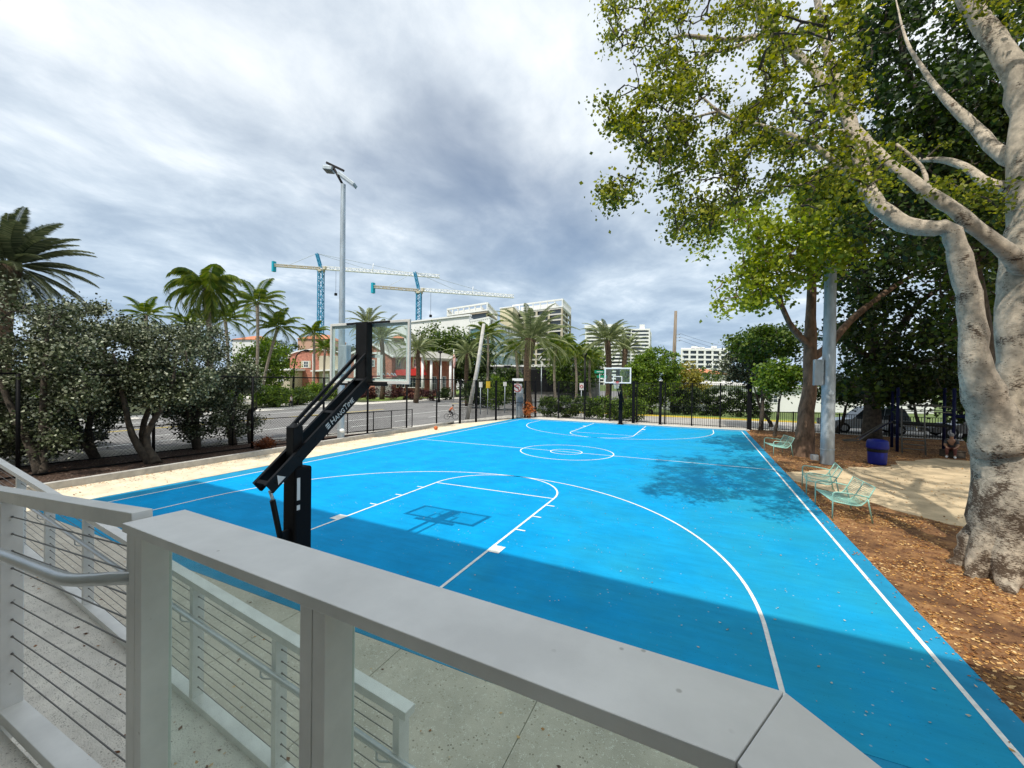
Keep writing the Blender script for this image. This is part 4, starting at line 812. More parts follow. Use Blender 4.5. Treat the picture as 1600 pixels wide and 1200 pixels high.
def person(loc, rz, label, pose, shirt, trous, sc=1.0, hat=None):
    """body facing local +X; pose gives joint positions in metres for a 1.72 m adult"""
    e = empty('person', loc, rz, label, 'person'); e.scale = (sc, sc, sc)
    J = pose; names = ['pelvis', 'waist', 'chest', 'neck', 'head', 'crown', 'shL', 'elL', 'wrL', 'haL', 'shR', 'elR', 'wrR', 'haR', 'hipL', 'knL', 'anL', 'toL', 'hipR', 'knR', 'anR', 'toR']
    ed = [('pelvis', 'waist'), ('waist', 'chest'), ('chest', 'neck'), ('neck', 'head'), ('head', 'crown'), ('chest', 'shL'), ('shL', 'elL'), ('elL', 'wrL'), ('wrL', 'haL'), ('chest', 'shR'), ('shR', 'elR'), ('elR', 'wrR'), ('wrR', 'haR'), ('pelvis', 'hipL'), ('hipL', 'knL'), ('knL', 'anL'), ('anL', 'toL'), ('pelvis', 'hipR'), ('hipR', 'knR'), ('knR', 'anR'), ('anR', 'toR')]
    rd = dict(pelvis=.13, waist=.115, chest=.13, neck=.052, head=.085, crown=.085, sh=.062, el=.042, wr=.028, ha=.032, hip=.088, kn=.058, an=.038, to=.035)
    R_ = lambda n: rd.get(n, rd.get(n[:-1]))
    skin_fig('body', [J[n] for n in names], [(names.index(a), names.index(b)) for a, b in ed], [R_(n)*.92 for n in names], M_SKIN, e)
    tn = ['waist', 'chest', 'shL', 'elL', 'shR', 'elR', 'pelvis']
    me_ = lambda a, b, t: tuple(np.array(J[a])*(1-t)+np.array(J[b])*t)
    pts = [J['pelvis'], J['waist'], J['chest'], J['shL'], me_('shL', 'elL', .8), J['shR'], me_('shR', 'elR', .8)]
    skin_fig('shirt', pts, [(0, 1), (1, 2), (2, 3), (3, 4), (2, 5), (5, 6)], [.135, .13, .145, .072, .056, .072, .056], shirt, e)
    pts = [J['pelvis'], J['hipL'], J['knL'], me_('knL', 'anL', .85), J['hipR'], J['knR'], me_('knR', 'anR', .85)]
    skin_fig('trousers', pts, [(0, 1), (1, 2), (2, 3), (0, 4), (4, 5), (5, 6)], [.14, .10, .072, .052, .10, .072, .052], trous, e)
    h = np.array(J['crown']); m_ = MB(); m_.sphere(h+np.array([-.015, 0, .01]), .105, 14, 10, (1.05, .88, 1)); m_.build('hair', hat or M_HAIR, e)
    f = np.array(J['head']); m_ = MB(); m_.sphere(f+np.array([.098, 0, .035]), .014, 8, 6, (1, .8, 1.3)); m_.build('nose', M_SKIN, e)
    for s_, nm in ((-1, 'L'), (1, 'R')):
        m_ = MB(); m_.sphere(f+np.array([.088, s_*.032, .055]), .009, 8, 6); m_.build('eye', M_BLACK, e)
        a = np.array(J['an'+nm]); b = np.array(J['to'+nm]); m_ = MB(); m_.tube([a-(b-a)*.25-np.array([0, 0, .02]), (a+b)/2, b], [.045, .048, .03], 8); m_.build('shoe', M_WHITE if s_ > 0 else M_WHITE, e)
    return e
def stand(stride=.0, arm=.1, lean=0.0):
    return dict(pelvis=(0, 0, .95), waist=(.0+lean*.2, 0, 1.10), chest=(lean*.5, 0, 1.33), neck=(lean*.8, 0, 1.48), head=(.02+lean, 0, 1.58), crown=(.02+lean, 0, 1.66),
        shL=(lean*.6, .19, 1.40), elL=(-arm*.6, .24, 1.13), wrL=(arm*.6+.05, .24, .90), haL=(arm+.08, .24, .82), shR=(lean*.6, -.19, 1.40), elR=(arm*.9, -.24, 1.14), wrR=(arm*2.4+.05, -.2, 1.0), haR=(arm*2.8+.1, -.18, .97),
        hipL=(0, .10, .90), knL=(stride*.6+.03, .11, .50), anL=(stride, .11, .09), toL=(stride+.17, .12, .035), hipR=(0, -.10, .90), knR=(-stride*.2+.03, -.11, .50), anR=(-stride, -.11, .10), toR=(-stride+.16, -.12, .035))
p = gz(455, 638.5); person((p[0], p[1], 0), R(205), 'pedestrian in a pale shirt and dark trousers walking on the far pavement by the bushes', stand(.22, .12), M_SHIRTW, M_TROUS, .80)
p = gz(549, 632.5); person((p[0], p[1], 0), R(30), 'pedestrian in grey partly hidden by the hoop arm across the road', stand(.16, .1), M_SHIRTG, M_TROUS, .86)
sit = dict(pelvis=(0, 0, .40), waist=(.05, 0, .54), chest=(.16, 0, .74), neck=(.22, 0, .87), head=(.27, 0, .96), crown=(.28, 0, 1.04), shL=(.17, .18, .80), elL=(.28, .22, .56), wrL=(.42, .12, .46), haL=(.47, .07, .43), shR=(.17, -.18, .80), elR=(.28, -.22, .56), wrR=(.42, -.12, .46), haR=(.47, -.07, .43),
    hipL=(.02, .1, .38), knL=(.42, .13, .42), anL=(.46, .13, .08), toL=(.62, .14, .035), hipR=(.02, -.1, .38), knR=(.42, -.13, .42), anR=(.44, -.13, .08), toR=(.60, -.14, .035))
e = empty('log_seat', (15.15, 19.75, -.01), R(200), 'dark low timber block seat in the shade behind the litter bin', 'seat'); m_ = MB(); m_.box((-.25, -.35, 0), (.2, .35, .27)); m_.build('block', M_BARKD, e, bevel=.02)
m_ = MB(); m_.box((-.27, -.37, .27), (.22, .37, .3)); m_.build('seat_top', M_BARKD, e, bevel=.01)
person((15.15, 19.75, -.01), R(245), 'person in grey sitting hunched in the deep shade near the big tree', sit, mat('shade_darkened_shirt', (.05, .05, .055), .8), mat('shade_darkened_trousers', (.13, .04, .03), .8), .93, hat=M_SHIRTG)  # clothes coloured darker to stand in for the deep shade
# cyclist and bicycle (child sized)
bp_ = gz(705, 655.2, -.1)
be = empty('bicycle', (bp_[0], bp_[1], -.096), CYAW+R(4), 'small black bicycle ridden along the road beyond the fence', 'bicycle')
be.scale = (.66,)*3; rW = .33
for xx in (-.52, .52):
    m_ = MB(); m_.tube([(xx+rW*math.cos(t), 0, rW+rW*math.sin(t)) for t in np.linspace(0, 2*math.pi, 25)], .025, 6, cap=False); wh = m_.build('wheel', M_TYRE, be)
    m_ = MB()
    for i in range(10): t = i/10*math.pi*2; m_.tube([(xx, 0, rW), (xx+rW*.95*math.cos(t), 0, rW+rW*.95*math.sin(t))], .003, 3)
    m_.build('spokes', M_RIM, wh)
fm = MB(); bb_ = (-.05, 0, .30); sd = (-.18, 0, .80); hd = (.36, 0, .86); hd2 = (.39, 0, .74)
for a, b in ((bb_, sd), (sd, hd), (bb_, hd2), (bb_, (-.52, 0, rW)), (sd, (-.52, 0, rW)), (hd, (.52, 0, rW))): fm.tube([a, b], .018, 6)
fm.build('frame', M_BLACK, be); m_ = MB(); m_.sphere((-.2, 0, .87), .12, 10, 6, (1.1, .55, .3)); m_.tube([(-.18, 0, .8), (-.19, 0, .87)], .014, 6); m_.build('saddle', M_BLACK, be)
m_ = MB(); m_.tube([(.36, 0, .86), (.35, 0, 1.0), (.36, .0, 1.02)], .014, 6); m_.tube([(.30, .27, 1.03), (.37, .1, 1.02), (.37, -.1, 1.02), (.30, -.27, 1.03)], .014, 6); m_.build('handlebar', M_BLACK, be)
m_ = MB(); m_.tube([(-.05, .06, .3), (.10, .06, .22)], .012, 5); m_.tube([(-.05, -.06, .3), (-.2, -.06, .38)], .012, 5); m_.box((.04, .07, .2), (.16, .16, .225)); m_.box((-.26, -.16, .37), (-.14, -.07, .395)); m_.build('pedals', M_BLACK, be)
ride = dict(pelvis=(-.18, 0, .98), waist=(-.10, 0, 1.12), chest=(.06, 0, 1.32), neck=(.15, 0, 1.44), head=(.20, 0, 1.53), crown=(.20, 0, 1.62), shL=(.06, .18, 1.36), elL=(.20, .26, 1.14), wrL=(.32, .27, 1.07), haL=(.36, .27, 1.05), shR=(.06, -.18, 1.36), elR=(.20, -.26, 1.14), wrR=(.32, -.27, 1.07), haR=(.36, -.27, 1.05),
    hipL=(-.17, .09, .93), knL=(.20, .11, .66), anL=(.06, .11, .31), toL=(.18, .11, .25), hipR=(-.17, -.09, .93), knR=(.14, -.11, .80), anR=(-.20, -.11, .46), toR=(-.08, -.11, .41))
person((bp_[0], bp_[1], -.096), CYAW+R(4), 'cyclist in an orange top riding the small bicycle on the road', ride, M_SHIRTO, M_TROUS, .69)

# ================================================================== cars
def car(loc, rz, paint, label, suv=False, L_=4.6):
    e = empty('parked_car', loc, rz, label, 'car', 'cars parked near the court')
    H = 1.72 if suv else 1.42; W_ = .92
    belt = .95 if suv else .86
    lo = [(-L_/2, .35), (-L_/2+.05, belt-.1), (-L_/2+.35, belt), (L_/2-1.35, belt), (L_/2-.25, belt-.18), (L_/2, .55), (L_/2-.03, .3)]
    m_ = MB(); n = len(lo)
    def ring(y, sc, dz=0): return [(x*sc, y, z+dz) for x, z in lo]
    vs = []; ys_ = [-W_, -W_*.97, W_*.97, W_]; scs = [.97, 1, 1, .97]
    for y, s_ in zip(ys_, scs): vs += ring(y, s_)
    fs = [tuple(range(n))[::-1], tuple(range(3*n, 4*n))]
    for k_ in range(3): fs += [(k_*n+i, k_*n+(i+1) % n, (k_+1)*n+(i+1) % n, (k_+1)*n+i) for i in range(n)]
    m_.add(vs, fs); m_.build('body', paint, e, bevel=.04)
    r0, r1 = (-L_/2+.25, -L_/2+.55), (L_/2-1.35-.02, L_/2-2.1)
    if not suv: r0 = (-L_/2+.45, -L_/2+1.15)
    def cab(w0, w1, z0, z1, x0, x1, x2, x3): return [(x0, -w0, z0), (x1, -w0, z0), (x1, w0, z0), (x0, w0, z0), (x2, -w1, z1), (x3, -w1, z1), (x3, w1, z1), (x2, w1, z1)]
    F = [(0, 3, 2, 1), (4, 5, 6, 7), (0, 1, 5, 4), (1, 2, 6, 5), (2, 3, 7, 6), (3, 0, 4, 7)]
    m_ = MB(); m_.add(cab(W_*.93, W_*.74, belt-.01, H-.05, r0[0], r1[0], r0[1], r1[1]), F); m_.build('windows', M_GLASSD, e, bevel=.02)
    m_ = MB(); m_.add(cab(W_*.76, W_*.70, H-.07, H, r0[1]-.02, r1[1]+.05, r0[1]+.1, r1[1]-.1), F)
    for s_ in (-1, 1):
        for (a, b) in ((r0[0], r0[1]), (r1[0], r1[1]), ((r0[0]+r1[0])/2-.1, (r0[1]+r1[1])/2-.05)): m_.bar((a, s_*W_*.935, belt), (b, s_*W_*.745, H-.04), .06, .035, up=(1, 0, 0))
    m_.build('roof', paint, e, bevel=.015)
    for x_ in (-L_/2+.85, L_/2-.9):
        for s_ in (-1, 1):
            c_ = np.array([x_, s_*(W_-.08), .33]); m_ = MB(); m_.tube([c_-[0, .11, 0], c_+[0, .11, 0]], .33, 18); wh = m_.build('wheel', M_TYRE, e)
            m_ = MB(); m_.tube([c_-[0, .12, 0], c_+[0, .12, 0]], .20, 12); m_.build('rim', M_RIM, wh)
    for s_ in (-1, 1):
        m_ = MB(); m_.box((L_/2-.20, s_*.72-.16, .60), (L_/2-.02, s_*.72+.16, .74)); m_.build('headlight', M_WHITE, e, bevel=.02)
        m_ = MB(); m_.box((-L_/2+.0, s_*.74-.12, .62), (-L_/2+.12, s_*.74+.12, .80)); m_.build('tail_light', M_RED, e, bevel=.02)
        m_ = MB(); m_.box((L_/2-1.55, s_*(W_+.02)-.07, belt), (L_/2-1.4, s_*(W_+.02)+.09, belt+.13)); m_.build('mirror', paint, e, bevel=.02)
    m_ = MB(); m_.box((L_/2-.06, -.5, .36), (L_/2+.01, .5, .54)); m_.build('grille', M_BLACK, e)
    return e
P_SIL = mat('silver_car_paint', (.42, .47, .52), .25, metal=.4); P_WHT = mat('white_car_paint', (.75, .76, .77), .25); P_DRK = mat('black_car_paint', (.012, .014, .018), .2); P_GRY = mat('grey_car_paint', (.16, .17, .18), .25, metal=.3)
car((15.2, 30.3, -.09), R(183), P_SIL, 'silver suv parked beyond the park fence, leftmost of the cars at right', True)
car((20.4, 30.2, -.09), R(182), P_GRY, 'dark grey car parked right of the silver suv behind the climbing frame')
car((25.8, 30.2, -.09), R(181), P_WHT, 'white suv parked beyond the fence just left of the big tree trunk', True)
car((-19.8, 2.6, -.10), R(86), P_DRK, 'black car on the road behind the silver shrubs at far left')
car((-41, 29.6, -.01), R(10), P_SIL, 'light silver car in the driveway of the brick house')

# ================================================================== palms
def palm(name, label, cpx, cpy, bpx, d, fl, nf=26, mt=None, tm=None, tr=.16, droop=1.0, wind=(0, 0), seed=0, e0=(-.5, 1.35), leaf=.3, nst=26, base_z=-.05, tk=None, group=None, lw=.045):
    rng = np.random.default_rng(seed); c = at(cpx, cpy, d); b = at(bpx, 600, d); b[2] = base_z
    e = empty(name, (b[0], b[1], base_z), label=label, cat='palm', group=group)
    m_ = MB(); tk = tk or [1.35, 1.1, 1.0, 1.0, 1.15]; k = len(tk); pts = []; 
    for i in range(k*2):
        t = i/(k*2-1); q = b*(1-t)+c*t; q = q+np.array([0, 0, 0])+(_rt*math.sin(t*math.pi)*.06*fl*(1 if seed % 2 else -1)); pts.append(q)
    rr = [tr*np.interp(i/(k*2-1), np.linspace(0, 1, k), tk) for i in range(k*2)]
    m_.tube(pts, rr, 10); m_.build('trunk', tm or M_PTRUNK, e, world=True)
    V = []; rc = MB(); wv = _rt*wind[0]+np.array([0, 0, 1])*wind[1]
    for i in range(nf):
        az = i*2.39996+rng.uniform(-.2, .2); f = (i+.5)/nf; el = e0[1]+(e0[0]-e0[1])*f+rng.uniform(-.12, .12); Lf = fl*rng.uniform(.85, 1.08)
        h = np.array([math.cos(az), math.sin(az), 0]); n = 12; p = c.copy()+h*tr*.6; P_ = [p.copy()]; T_ = []
        ang = el
        for j in range(n):
            dv = h*math.cos(ang)+np.array([0, 0, math.sin(ang)])+wv*(j/n)*.8; dv /= np.linalg.norm(dv); p = p+dv*Lf/n; P_.append(p.copy()); T_.append(dv); ang -= droop*(.035+.16*(j/n)**1.1)
        T_.append(T_[-1]); P_ = np.array(P_); T_ = np.array(T_)
        rc.tube([P_[j] for j in range(0, n+1, 2)], [lw*.6*(1-.8*j/n) for j in range(0, n+1, 2)], 3, cap=False)
        for s_i in range(nst):
            t = .14+.86*(s_i+.5)/nst; k_ = t*n; j = min(int(k_), n-1); fr = k_-j; q = P_[j]*(1-fr)+P_[j+1]*fr; T = T_[j]
            sd = np.cross(T, [0, 0, 1.]); sd /= np.linalg.norm(sd)+1e-9; upv = np.cross(sd, T)
            ll = Lf*leaf*(math.sin(math.pi*min(1, t*.86+.10))**.6)*rng.uniform(.85, 1.1)
            for s_ in (-1, 1):
                dirv = sd*s_*.80+T*(.50+.35*t)+upv*.12+np.array([0, 0, -.28*droop]); dirv /= np.linalg.norm(dirv)
                tip = q+dirv*ll+np.array([0, 0, -ll*.18*droop]); mid = q+dirv*ll*.5; wd = T*lw*.75*max(1, ll)
                V += [q-wd*.4, q+wd*.6, mid+wd*.7, tip, ]
    rc.build('rachis', mt or L_COCO, e, world=True)
    np_mesh('crown', np.array(V), 4, mt or L_COCO, e)
    return e
DP = dict(mt=L_DATE, tm=M_DTRUNK)
L_DATED = leafmat('dark_date_frond', [(.03, .045, .02), (.075, .095, .045), (.16, .175, .09)], .2)
palm('date_palm', 'big windblown date palm rising above the silver shrubs at far left', 14, 415, 8, 26, 4.0, 80, tr=.42, droop=.8, wind=(.30, -.06), seed=2, e0=(-1.0, 1.45), leaf=.17, nst=60, tk=[1, .9, .9, 1.0, 1.5], lw=.05, mt=L_DATED, tm=M_DTRUNK)
palm('manila_palm', 'bushy green palm with curved hanging fronds, tallest left of the light pole', 322, 448, 327, 36, 3.5, 36, tr=.2, droop=1.85, wind=(-.05, 0), seed=3, e0=(-.9, 1.3), leaf=.28, nst=34, lw=.06)
G = 'coconut palms across the road'
palm('coconut_palm', 'small dark palm peeking over the shrubs, leftmost of the distant palms', 228, 492, 228, 48, 2.9, 20, droop=1.1, seed=5, leaf=.24, group=G, lw=.07)
palm('coconut_palm', 'tall thin coconut palm with an upright trunk, its crown right of the bushy palm', 402, 474, 397, 44, 3.5, 24, tr=.15, droop=1.2, wind=(.12, 0), seed=7, leaf=.24, group=G, lw=.07)
palm('coconut_palm', 'coconut palm on a slanting trunk left of the first crane tower', 434, 512, 406, 47, 3.3, 22, tr=.15, droop=1.25, seed=8, leaf=.24, group=G, lw=.07)
palm('coconut_palm', 'dark palm half hidden behind the bushy tall palm', 352, 500, 356, 50, 3.6, 20, droop=1.2, seed=9, leaf=.25, group=G, lw=.07)
palm('coconut_palm', 'dark palm low at the left foot of the bushy tall palm', 296, 508, 300, 52, 3.2, 20, droop=1.2, seed=19, leaf=.25, group=G, lw=.07)
palm('coconut_palm', 'short dark palm in front of the orange roofed hotel', 490, 520, 489, 60, 2.6, 20, droop=1.2, seed=11, leaf=.26, group=G, lw=.09)
palm('coconut_palm', 'slim palm standing by the right corner of the left brick gable', 508, 545, 508, 66, 2.5, 18, droop=1.2, seed=12, leaf=.26, group=G, lw=.09)
GD = 'date palms around the junction'
palm('date_palm', 'date palm seen through the glass of the near backboard', 596, 530, 597, 62, 4.6, 34, tr=.3, seed=13, leaf=.14, nst=26, e0=(-.5, 1.35), group=GD, lw=.10, **DP)
palm('date_palm', 'date palm top rising just above the backboard top edge', 574, 506, 574, 75, 4.4, 30, tr=.3, seed=14, leaf=.14, nst=26, e0=(-.4, 1.35), group=GD, lw=.11, **DP)
palm('date_palm', 'date palm in front of the brick house porch', 652, 546, 650, 55, 3.7, 34, tr=.28, seed=15, leaf=.15, nst=26, e0=(-.6, 1.3), group=GD, lw=.09, **DP)
palm('date_palm', 'small date palm right of the white flagpole', 731, 552, 731, 50, 3.0, 32, tr=.26, seed=16, leaf=.15, nst=26, e0=(-.6, 1.3), group=GD, lw=.09, **DP)
palm('coconut_palm', 'coconut palm just right of the leaning pole', 762, 522, 759, 52, 2.9, 22, tr=.15, droop=1.2, seed=17, leaf=.26, group=G, lw=.08)
palm('date_palm', 'largest date palm, with a thick trunk right of the no left turn sign', 829, 530, 828, 42, 4.9, 46, tr=.40, seed=18, leaf=.14, nst=32, e0=(-.45, 1.35), tk=[1, .9, .95, 1.05, 1.5], lw=.075, **DP)
palm('coconut_palm', 'drooping palm behind the left side of the largest date palm', 806, 548, 808, 55, 3.2, 20, tr=.18, droop=1.3, seed=21, leaf=.26, group=G, lw=.08)
palm('coconut_palm', 'drooping palm behind the right side of the largest date palm', 868, 545, 870, 52, 3.6, 24, tr=.16, droop=1.3, seed=22, leaf=.26, group=G, lw=.08)
palm('coconut_palm', 'low dark palm between the largest date palm and the lamp post', 898, 552, 900, 58, 3.2, 22, tr=.16, droop=1.3, seed=23, leaf=.26, group=G, lw=.08)
palm('coconut_palm', 'yellowish drooping palm just left of the street name sign', 922, 560, 924, 60, 2.9, 20, tr=.16, droop=1.35, seed=24, leaf=.26, group=G, lw=.08)
palm('date_palm', 'date palm directly behind the far backboard', 949, 532, 949, 45, 3.3, 40, tr=.3, seed=25, leaf=.15, nst=28, e0=(-.4, 1.35), lw=.075, **DP)
palm('date_palm', 'date palm just right of the one behind the far backboard', 977, 545, 977, 52, 3.0, 36, tr=.3, seed=26, leaf=.15, nst=28, e0=(-.4, 1.35), lw=.08, **DP)

# ================================================================== big tree at right
def S(*a): return [(at(x, y, d), r) for x, y, d, r in a]
rngT = np.random.default_rng(77)
sk = [S((1606, 925, 6.6, .78), (1600, 895, 6.6, .68), (1597, 840, 6.6, .58), (1595, 760, 6.6, .57), (1592, 705, 6.6, .54), (1592, 665, 6.6, .42)),
      S((1570, 700, 6.6, .42), (1553, 650, 6.6, .30), (1536, 608, 6.55, .25), (1524, 565, 6.5, .18), (1518, 500, 6.5, .16), (1508, 440, 6.5, .145), (1494, 385, 6.5, .125), (1482, 358, 6.5, .125), (1450, 357, 6.6, .125), (1410, 348, 6.8, .13), (1374, 322, 7.0, .125), (1352, 290, 7.2, .115), (1342, 240, 7.5, .105), (1326, 190, 7.8, .115), (1310, 140, 8.1, .10), (1296, 90, 8.4, .085), (1282, 30, 8.7, .07), (1268, -40, 9, .055), (1240, -110, 9.3, .03)),
      S((1600, 700, 6.7, .46), (1606, 630, 6.7, .34), (1602, 560, 6.7, .32), (1598, 480, 6.7, .31), (1602, 410, 6.8, .30), (1610, 320, 6.9, .28), (1604, 230, 7.0, .24), (1600, 150, 7.1, .2), (1572, 90, 7.2, .17), (1538, 40, 7.4, .15), (1500, -20, 7.6, .13), (1470, -90, 8, .1), (1420, -180, 8.5, .05)),
      S((1602, 420, 6.6, .15), (1570, 392, 6.5, .12), (1532, 362, 6.5, .105), (1488, 326, 6.6, .10), (1448, 300, 6.8, .09), (1418, 276, 7.0, .085), (1384, 250, 7.3, .08), (1350, 215, 7.6, .08), (1324, 185, 7.9, .08), (1300, 152, 8.2, .085), (1272, 110, 8.5, .085), (1240, 78, 8.8, .085), (1205, 52, 9.0, .09), (1188, 20, 9.2, .085), (1176, -30, 9.4, .07)),
      S((1200, 54, 9.0, .06), (1165, 60, 9.1, .055), (1130, 62, 9.1, .05), (1090, 58, 9.0, .042), (1062, 56, 8.9, .033), (1035, 70, 8.8, .02)),
      S((1180, 58, 9.0, .035), (1140, 78, 9, .03), (1100, 85, 9, .024), (1060, 105, 8.8, .015)),
      S((1352, 290, 7.2, .09), (1325, 272, 7.3, .075), (1285, 238, 7.5, .062), (1246, 216, 7.7, .052), (1200, 200, 7.9, .045), (1150, 188, 8.0, .04), (1120, 172, 8.0, .032), (1098, 152, 8.0, .02)),
      S((1120, 175, 8.0, .025), (1090, 182, 8.0, .02), (1050, 195, 8.0, .016), (1010, 205, 7.9, .012), (980, 220, 7.9, .008)),
      S((1330, 275, 7.3, .05), (1292, 262, 7.5, .04), (1258, 285, 7.6, .032), (1222, 302, 7.7, .024), (1190, 300, 7.8, .015), (1150, 318, 7.8, .01)),
      S((1345, 215, 7.6, .05), (1310, 205, 7.6, .04), (1270, 215, 7.5, .03), (1235, 232, 7.4, .02)),
      S((1300, 150, 8.2, .05), (1300, 110, 8.4, .045), (1290, 60, 8.7, .04), (1280, 0, 9, .03)),
      S((1450, 300, 6.8, .04), (1440, 260, 7.0, .03), (1400, 225, 7.2, .02)),
      S((1604, 320, 7.0, .14), (1575, 295, 7.2, .11), (1545, 288, 7.4, .09), (1510, 262, 7.8, .07), (1470, 250, 8.2, .055), (1430, 250, 8.6, .04)),
      S((1600, 250, 7.6, .16), (1560, 238, 8.0, .13), (1525, 200, 8.4, .10), (1478, 155, 8.8, .07), (1440, 105, 9.3, .045), (1415, 60, 9.8, .03), (1400, 0, 10.3, .012)),
      S((1604, 150, 7.3, .14), (1640, 60, 7.3, .13), (1680, -60, 7.4, .1))]
for a_, ln_ in ((-2.9, .45), (-2.3, .6), (-1.7, .5), (-1.0, .6), (-.2, .6), (.8, .6), (1.9, .5), (2.7, .4)):
    c0_ = at(1596, 895, 6.6); c0_[2] = 0; u_ = np.array([math.cos(a_), math.sin(a_), 0]); v_ = np.array([-math.sin(a_), math.cos(a_), 0])
    sk.append([(c0_+u_*.22+[0, 0, 1.1], .26), (c0_+u_*.46+[0, 0, .36], .24), (c0_+u_*.50+u_*ln_*.35+v_*.06+[0, 0, .05], .13), (c0_+u_*(.5+ln_*.75)+v_*.15+[0, 0, -.03], .06)])
cl = []
cl += poly_clusters([(950, -10), (1185, -10), (1200, 60), (1150, 85), (1110, 95), (1060, 120), (990, 110), (940, 75)], 105, 7.8, 10.4, rngT, freq=.03, thr=-.02)
cl += poly_clusters([(925, 180), (950, 150), (1020, 130), (1060, 110), (1120, 95), (1180, 140), (1240, 215), (1250, 300), (1200, 310), (1150, 325), (1130, 335), (1105, 372), (1058, 372), (1045, 335), (1035, 290), (1010, 290), (985, 330), (938, 322), (950, 270), (985, 230)], 270, 7.0, 9.9, rngT, freq=.026, thr=.10)
cl += poly_clusters([(940, 185), (1000, 165), (1010, 200), (960, 205)], 16, 7.6, 8.4, rngT, thr=-1)
cl += poly_clusters([(940, 285), (1000, 270), (985, 325), (942, 322)], 18, 7.4, 8.2, rngT, thr=-1)
cl += poly_clusters([(1070, 290), (1130, 290), (1110, 370), (1060, 375)], 22, 7.2, 8.2, rngT, thr=-1)
cl += poly_clusters([(1180, -10), (1330, -10), (1345, 200), (1335, 330), (1240, 320), (1190, 180)], 180, 6.6, 10.5, rngT, freq=.026, thr=.08)
cl += poly_clusters([(1250, 200), (1480, 210), (1480, 290), (1380, 320), (1250, 330)], 62, 6.2, 8.6, rngT, freq=.03, thr=.06)
cl += poly_clusters([(1430, 280), (1620, 270), (1620, 350), (1500, 360)], 26, 6.6, 8.4, rngT, thr=-.2)
cl += poly_clusters([(1490, -30), (1640, -30), (1640, 60), (1520, 30)], 30, 6.6, 8.4, rngT, thr=-.2)
cl += poly_clusters([(1190, -10), (1330, -10), (1300, 200), (1210, 200)], 16, 5.2, 6.4, rngT, thr=.0)
# the part of the crown above the frame
for c_ in ((5.8, 5.4, 13.0), (8.2, 5.2, 13.8), (10.5, 4.5, 13.5), (12.5, 3.5, 12.5), (13.5, 5.2, 10.5), (11.5, 2.5, 11.5)):
    cl += list(ell_clusters(c_, (2.0, 1.8, 1.4), 34, rngT))
for c_ in ((9.5, .5, 11.0), (11.5, -1.0, 11.5), (10.5, 2.0, 10.0), (13.0, 1.0, 10.5)): cl += list(ell_clusters(c_, (1.7, 1.5, 1.0), 42, rngT))  # unseen crown clusters added to cast shade on the trunk
bare = poly_clusters([(950, 5), (1080, 0), (1120, 90), (1000, 150), (955, 120)], 50, 8.2, 9.4, rngT, thr=-1)
bare += poly_clusters([(1040, 150), (1200, 150), (1180, 300), (1060, 290)], 60, 7.2, 8.8, rngT, thr=-1)
tree('ficus_tree', 'huge pale barked tree leaning over the right side of the court', 'tree', sk, cl, L_NEAR, M_BARK, seed=5, leaf=.078, per=40, crad=.26, twr=.0095, wob=.075, gnarl=.11, up=.3, flat=.65, bare=bare, aspect=.42)

# ================================================================== other park trees
def rtree(name, label, base, top, r, crowns, mt, seed, leaf=.14, per=45, crad=.4, limbs=(), bark=None, group=None, ncl=120, cat='tree', up=.35, shell=.45, twr=.012):
    """base/top in metres; crowns = list of (centre, radii, clusters); limbs are hand placed"""
    rng = np.random.default_rng(seed); base = np.array(base, float); top = np.array(top, float); mid = (base+top)/2+rng.normal(size=3)*np.array([.25, .25, 0])*min(1, r*4)
    skl = [[(base+[0, 0, -.1], r*1.35), (base+[0, 0, .25], r*1.05), (mid, r*.8), (top, r*.55)]]
    C_ = []
    for c, rad, n in crowns:
        C_ += list(ell_clusters(c, rad, n, rng, shell)); c = np.array(c, float)
        a = top*.6+mid*.4; skl.append([(a, r*.45), ((a+c)/2+np.array([0, 0, .15*np.linalg.norm(c-a)*.3])+rng.normal(size=3)*.1, r*.3), (c, r*.14)])
    for l_ in limbs: skl.append(l_)
    return tree(name, label, cat, skl, C_, mt, bark or M_BARKD, seed, leaf, per, crad, group, twr, up=up)
# brown tree with the lime crown
sk = [S((1253, 716, 17.6, .50), (1255, 700, 17.6, .38), (1261, 640, 17.7, .30), (1266, 580, 17.8, .26), (1266, 520, 17.9, .22), (1268, 450, 18, .16), (1262, 380, 18, .09), (1255, 320, 18, .05)),
      S((1266, 540, 17.8, .16), (1240, 515, 17.6, .13), (1222, 480, 17.3, .11), (1196, 450, 17.0, .08), (1165, 425, 16.6, .05)),
      S((1222, 478, 17.3, .07), (1215, 430, 17, .05), (1190, 380, 16.8, .035), (1160, 340, 16.6, .02)),
      S((1266, 560, 17.9, .18), (1295, 540, 18.2, .16), (1330, 500, 18.8, .14), (1380, 460, 19.5, .12), (1430, 428, 20, .09), (1480, 410, 20.5, .06)),
      S((1268, 440, 18, .09), (1310, 380, 18, .07), (1340, 330, 18, .05))]
rg = np.random.default_rng(31)
cl = poly_clusters([(1100, 330), (1150, 300), (1200, 290), (1290, 300), (1320, 380), (1300, 430), (1240, 450), (1220, 470), (1170, 480), (1145, 500), (1125, 480), (1110, 430), (1096, 400)], 210, 15.2, 18.6, rg, thr=-.18)
cl += poly_clusters([(1250, 270), (1370, 270), (1350, 400), (1300, 420), (1260, 400)], 70, 13.2, 14.8, rg, thr=-.3)
tree('lime_crowned_tree', 'brown trunked tree with sunlit lime green leaves behind the park light pole', 'tree', sk, cl, L_LIME, M_BARKB, seed=6, leaf=.17, per=42, crad=.55, twr=.012, gnarl=.12)
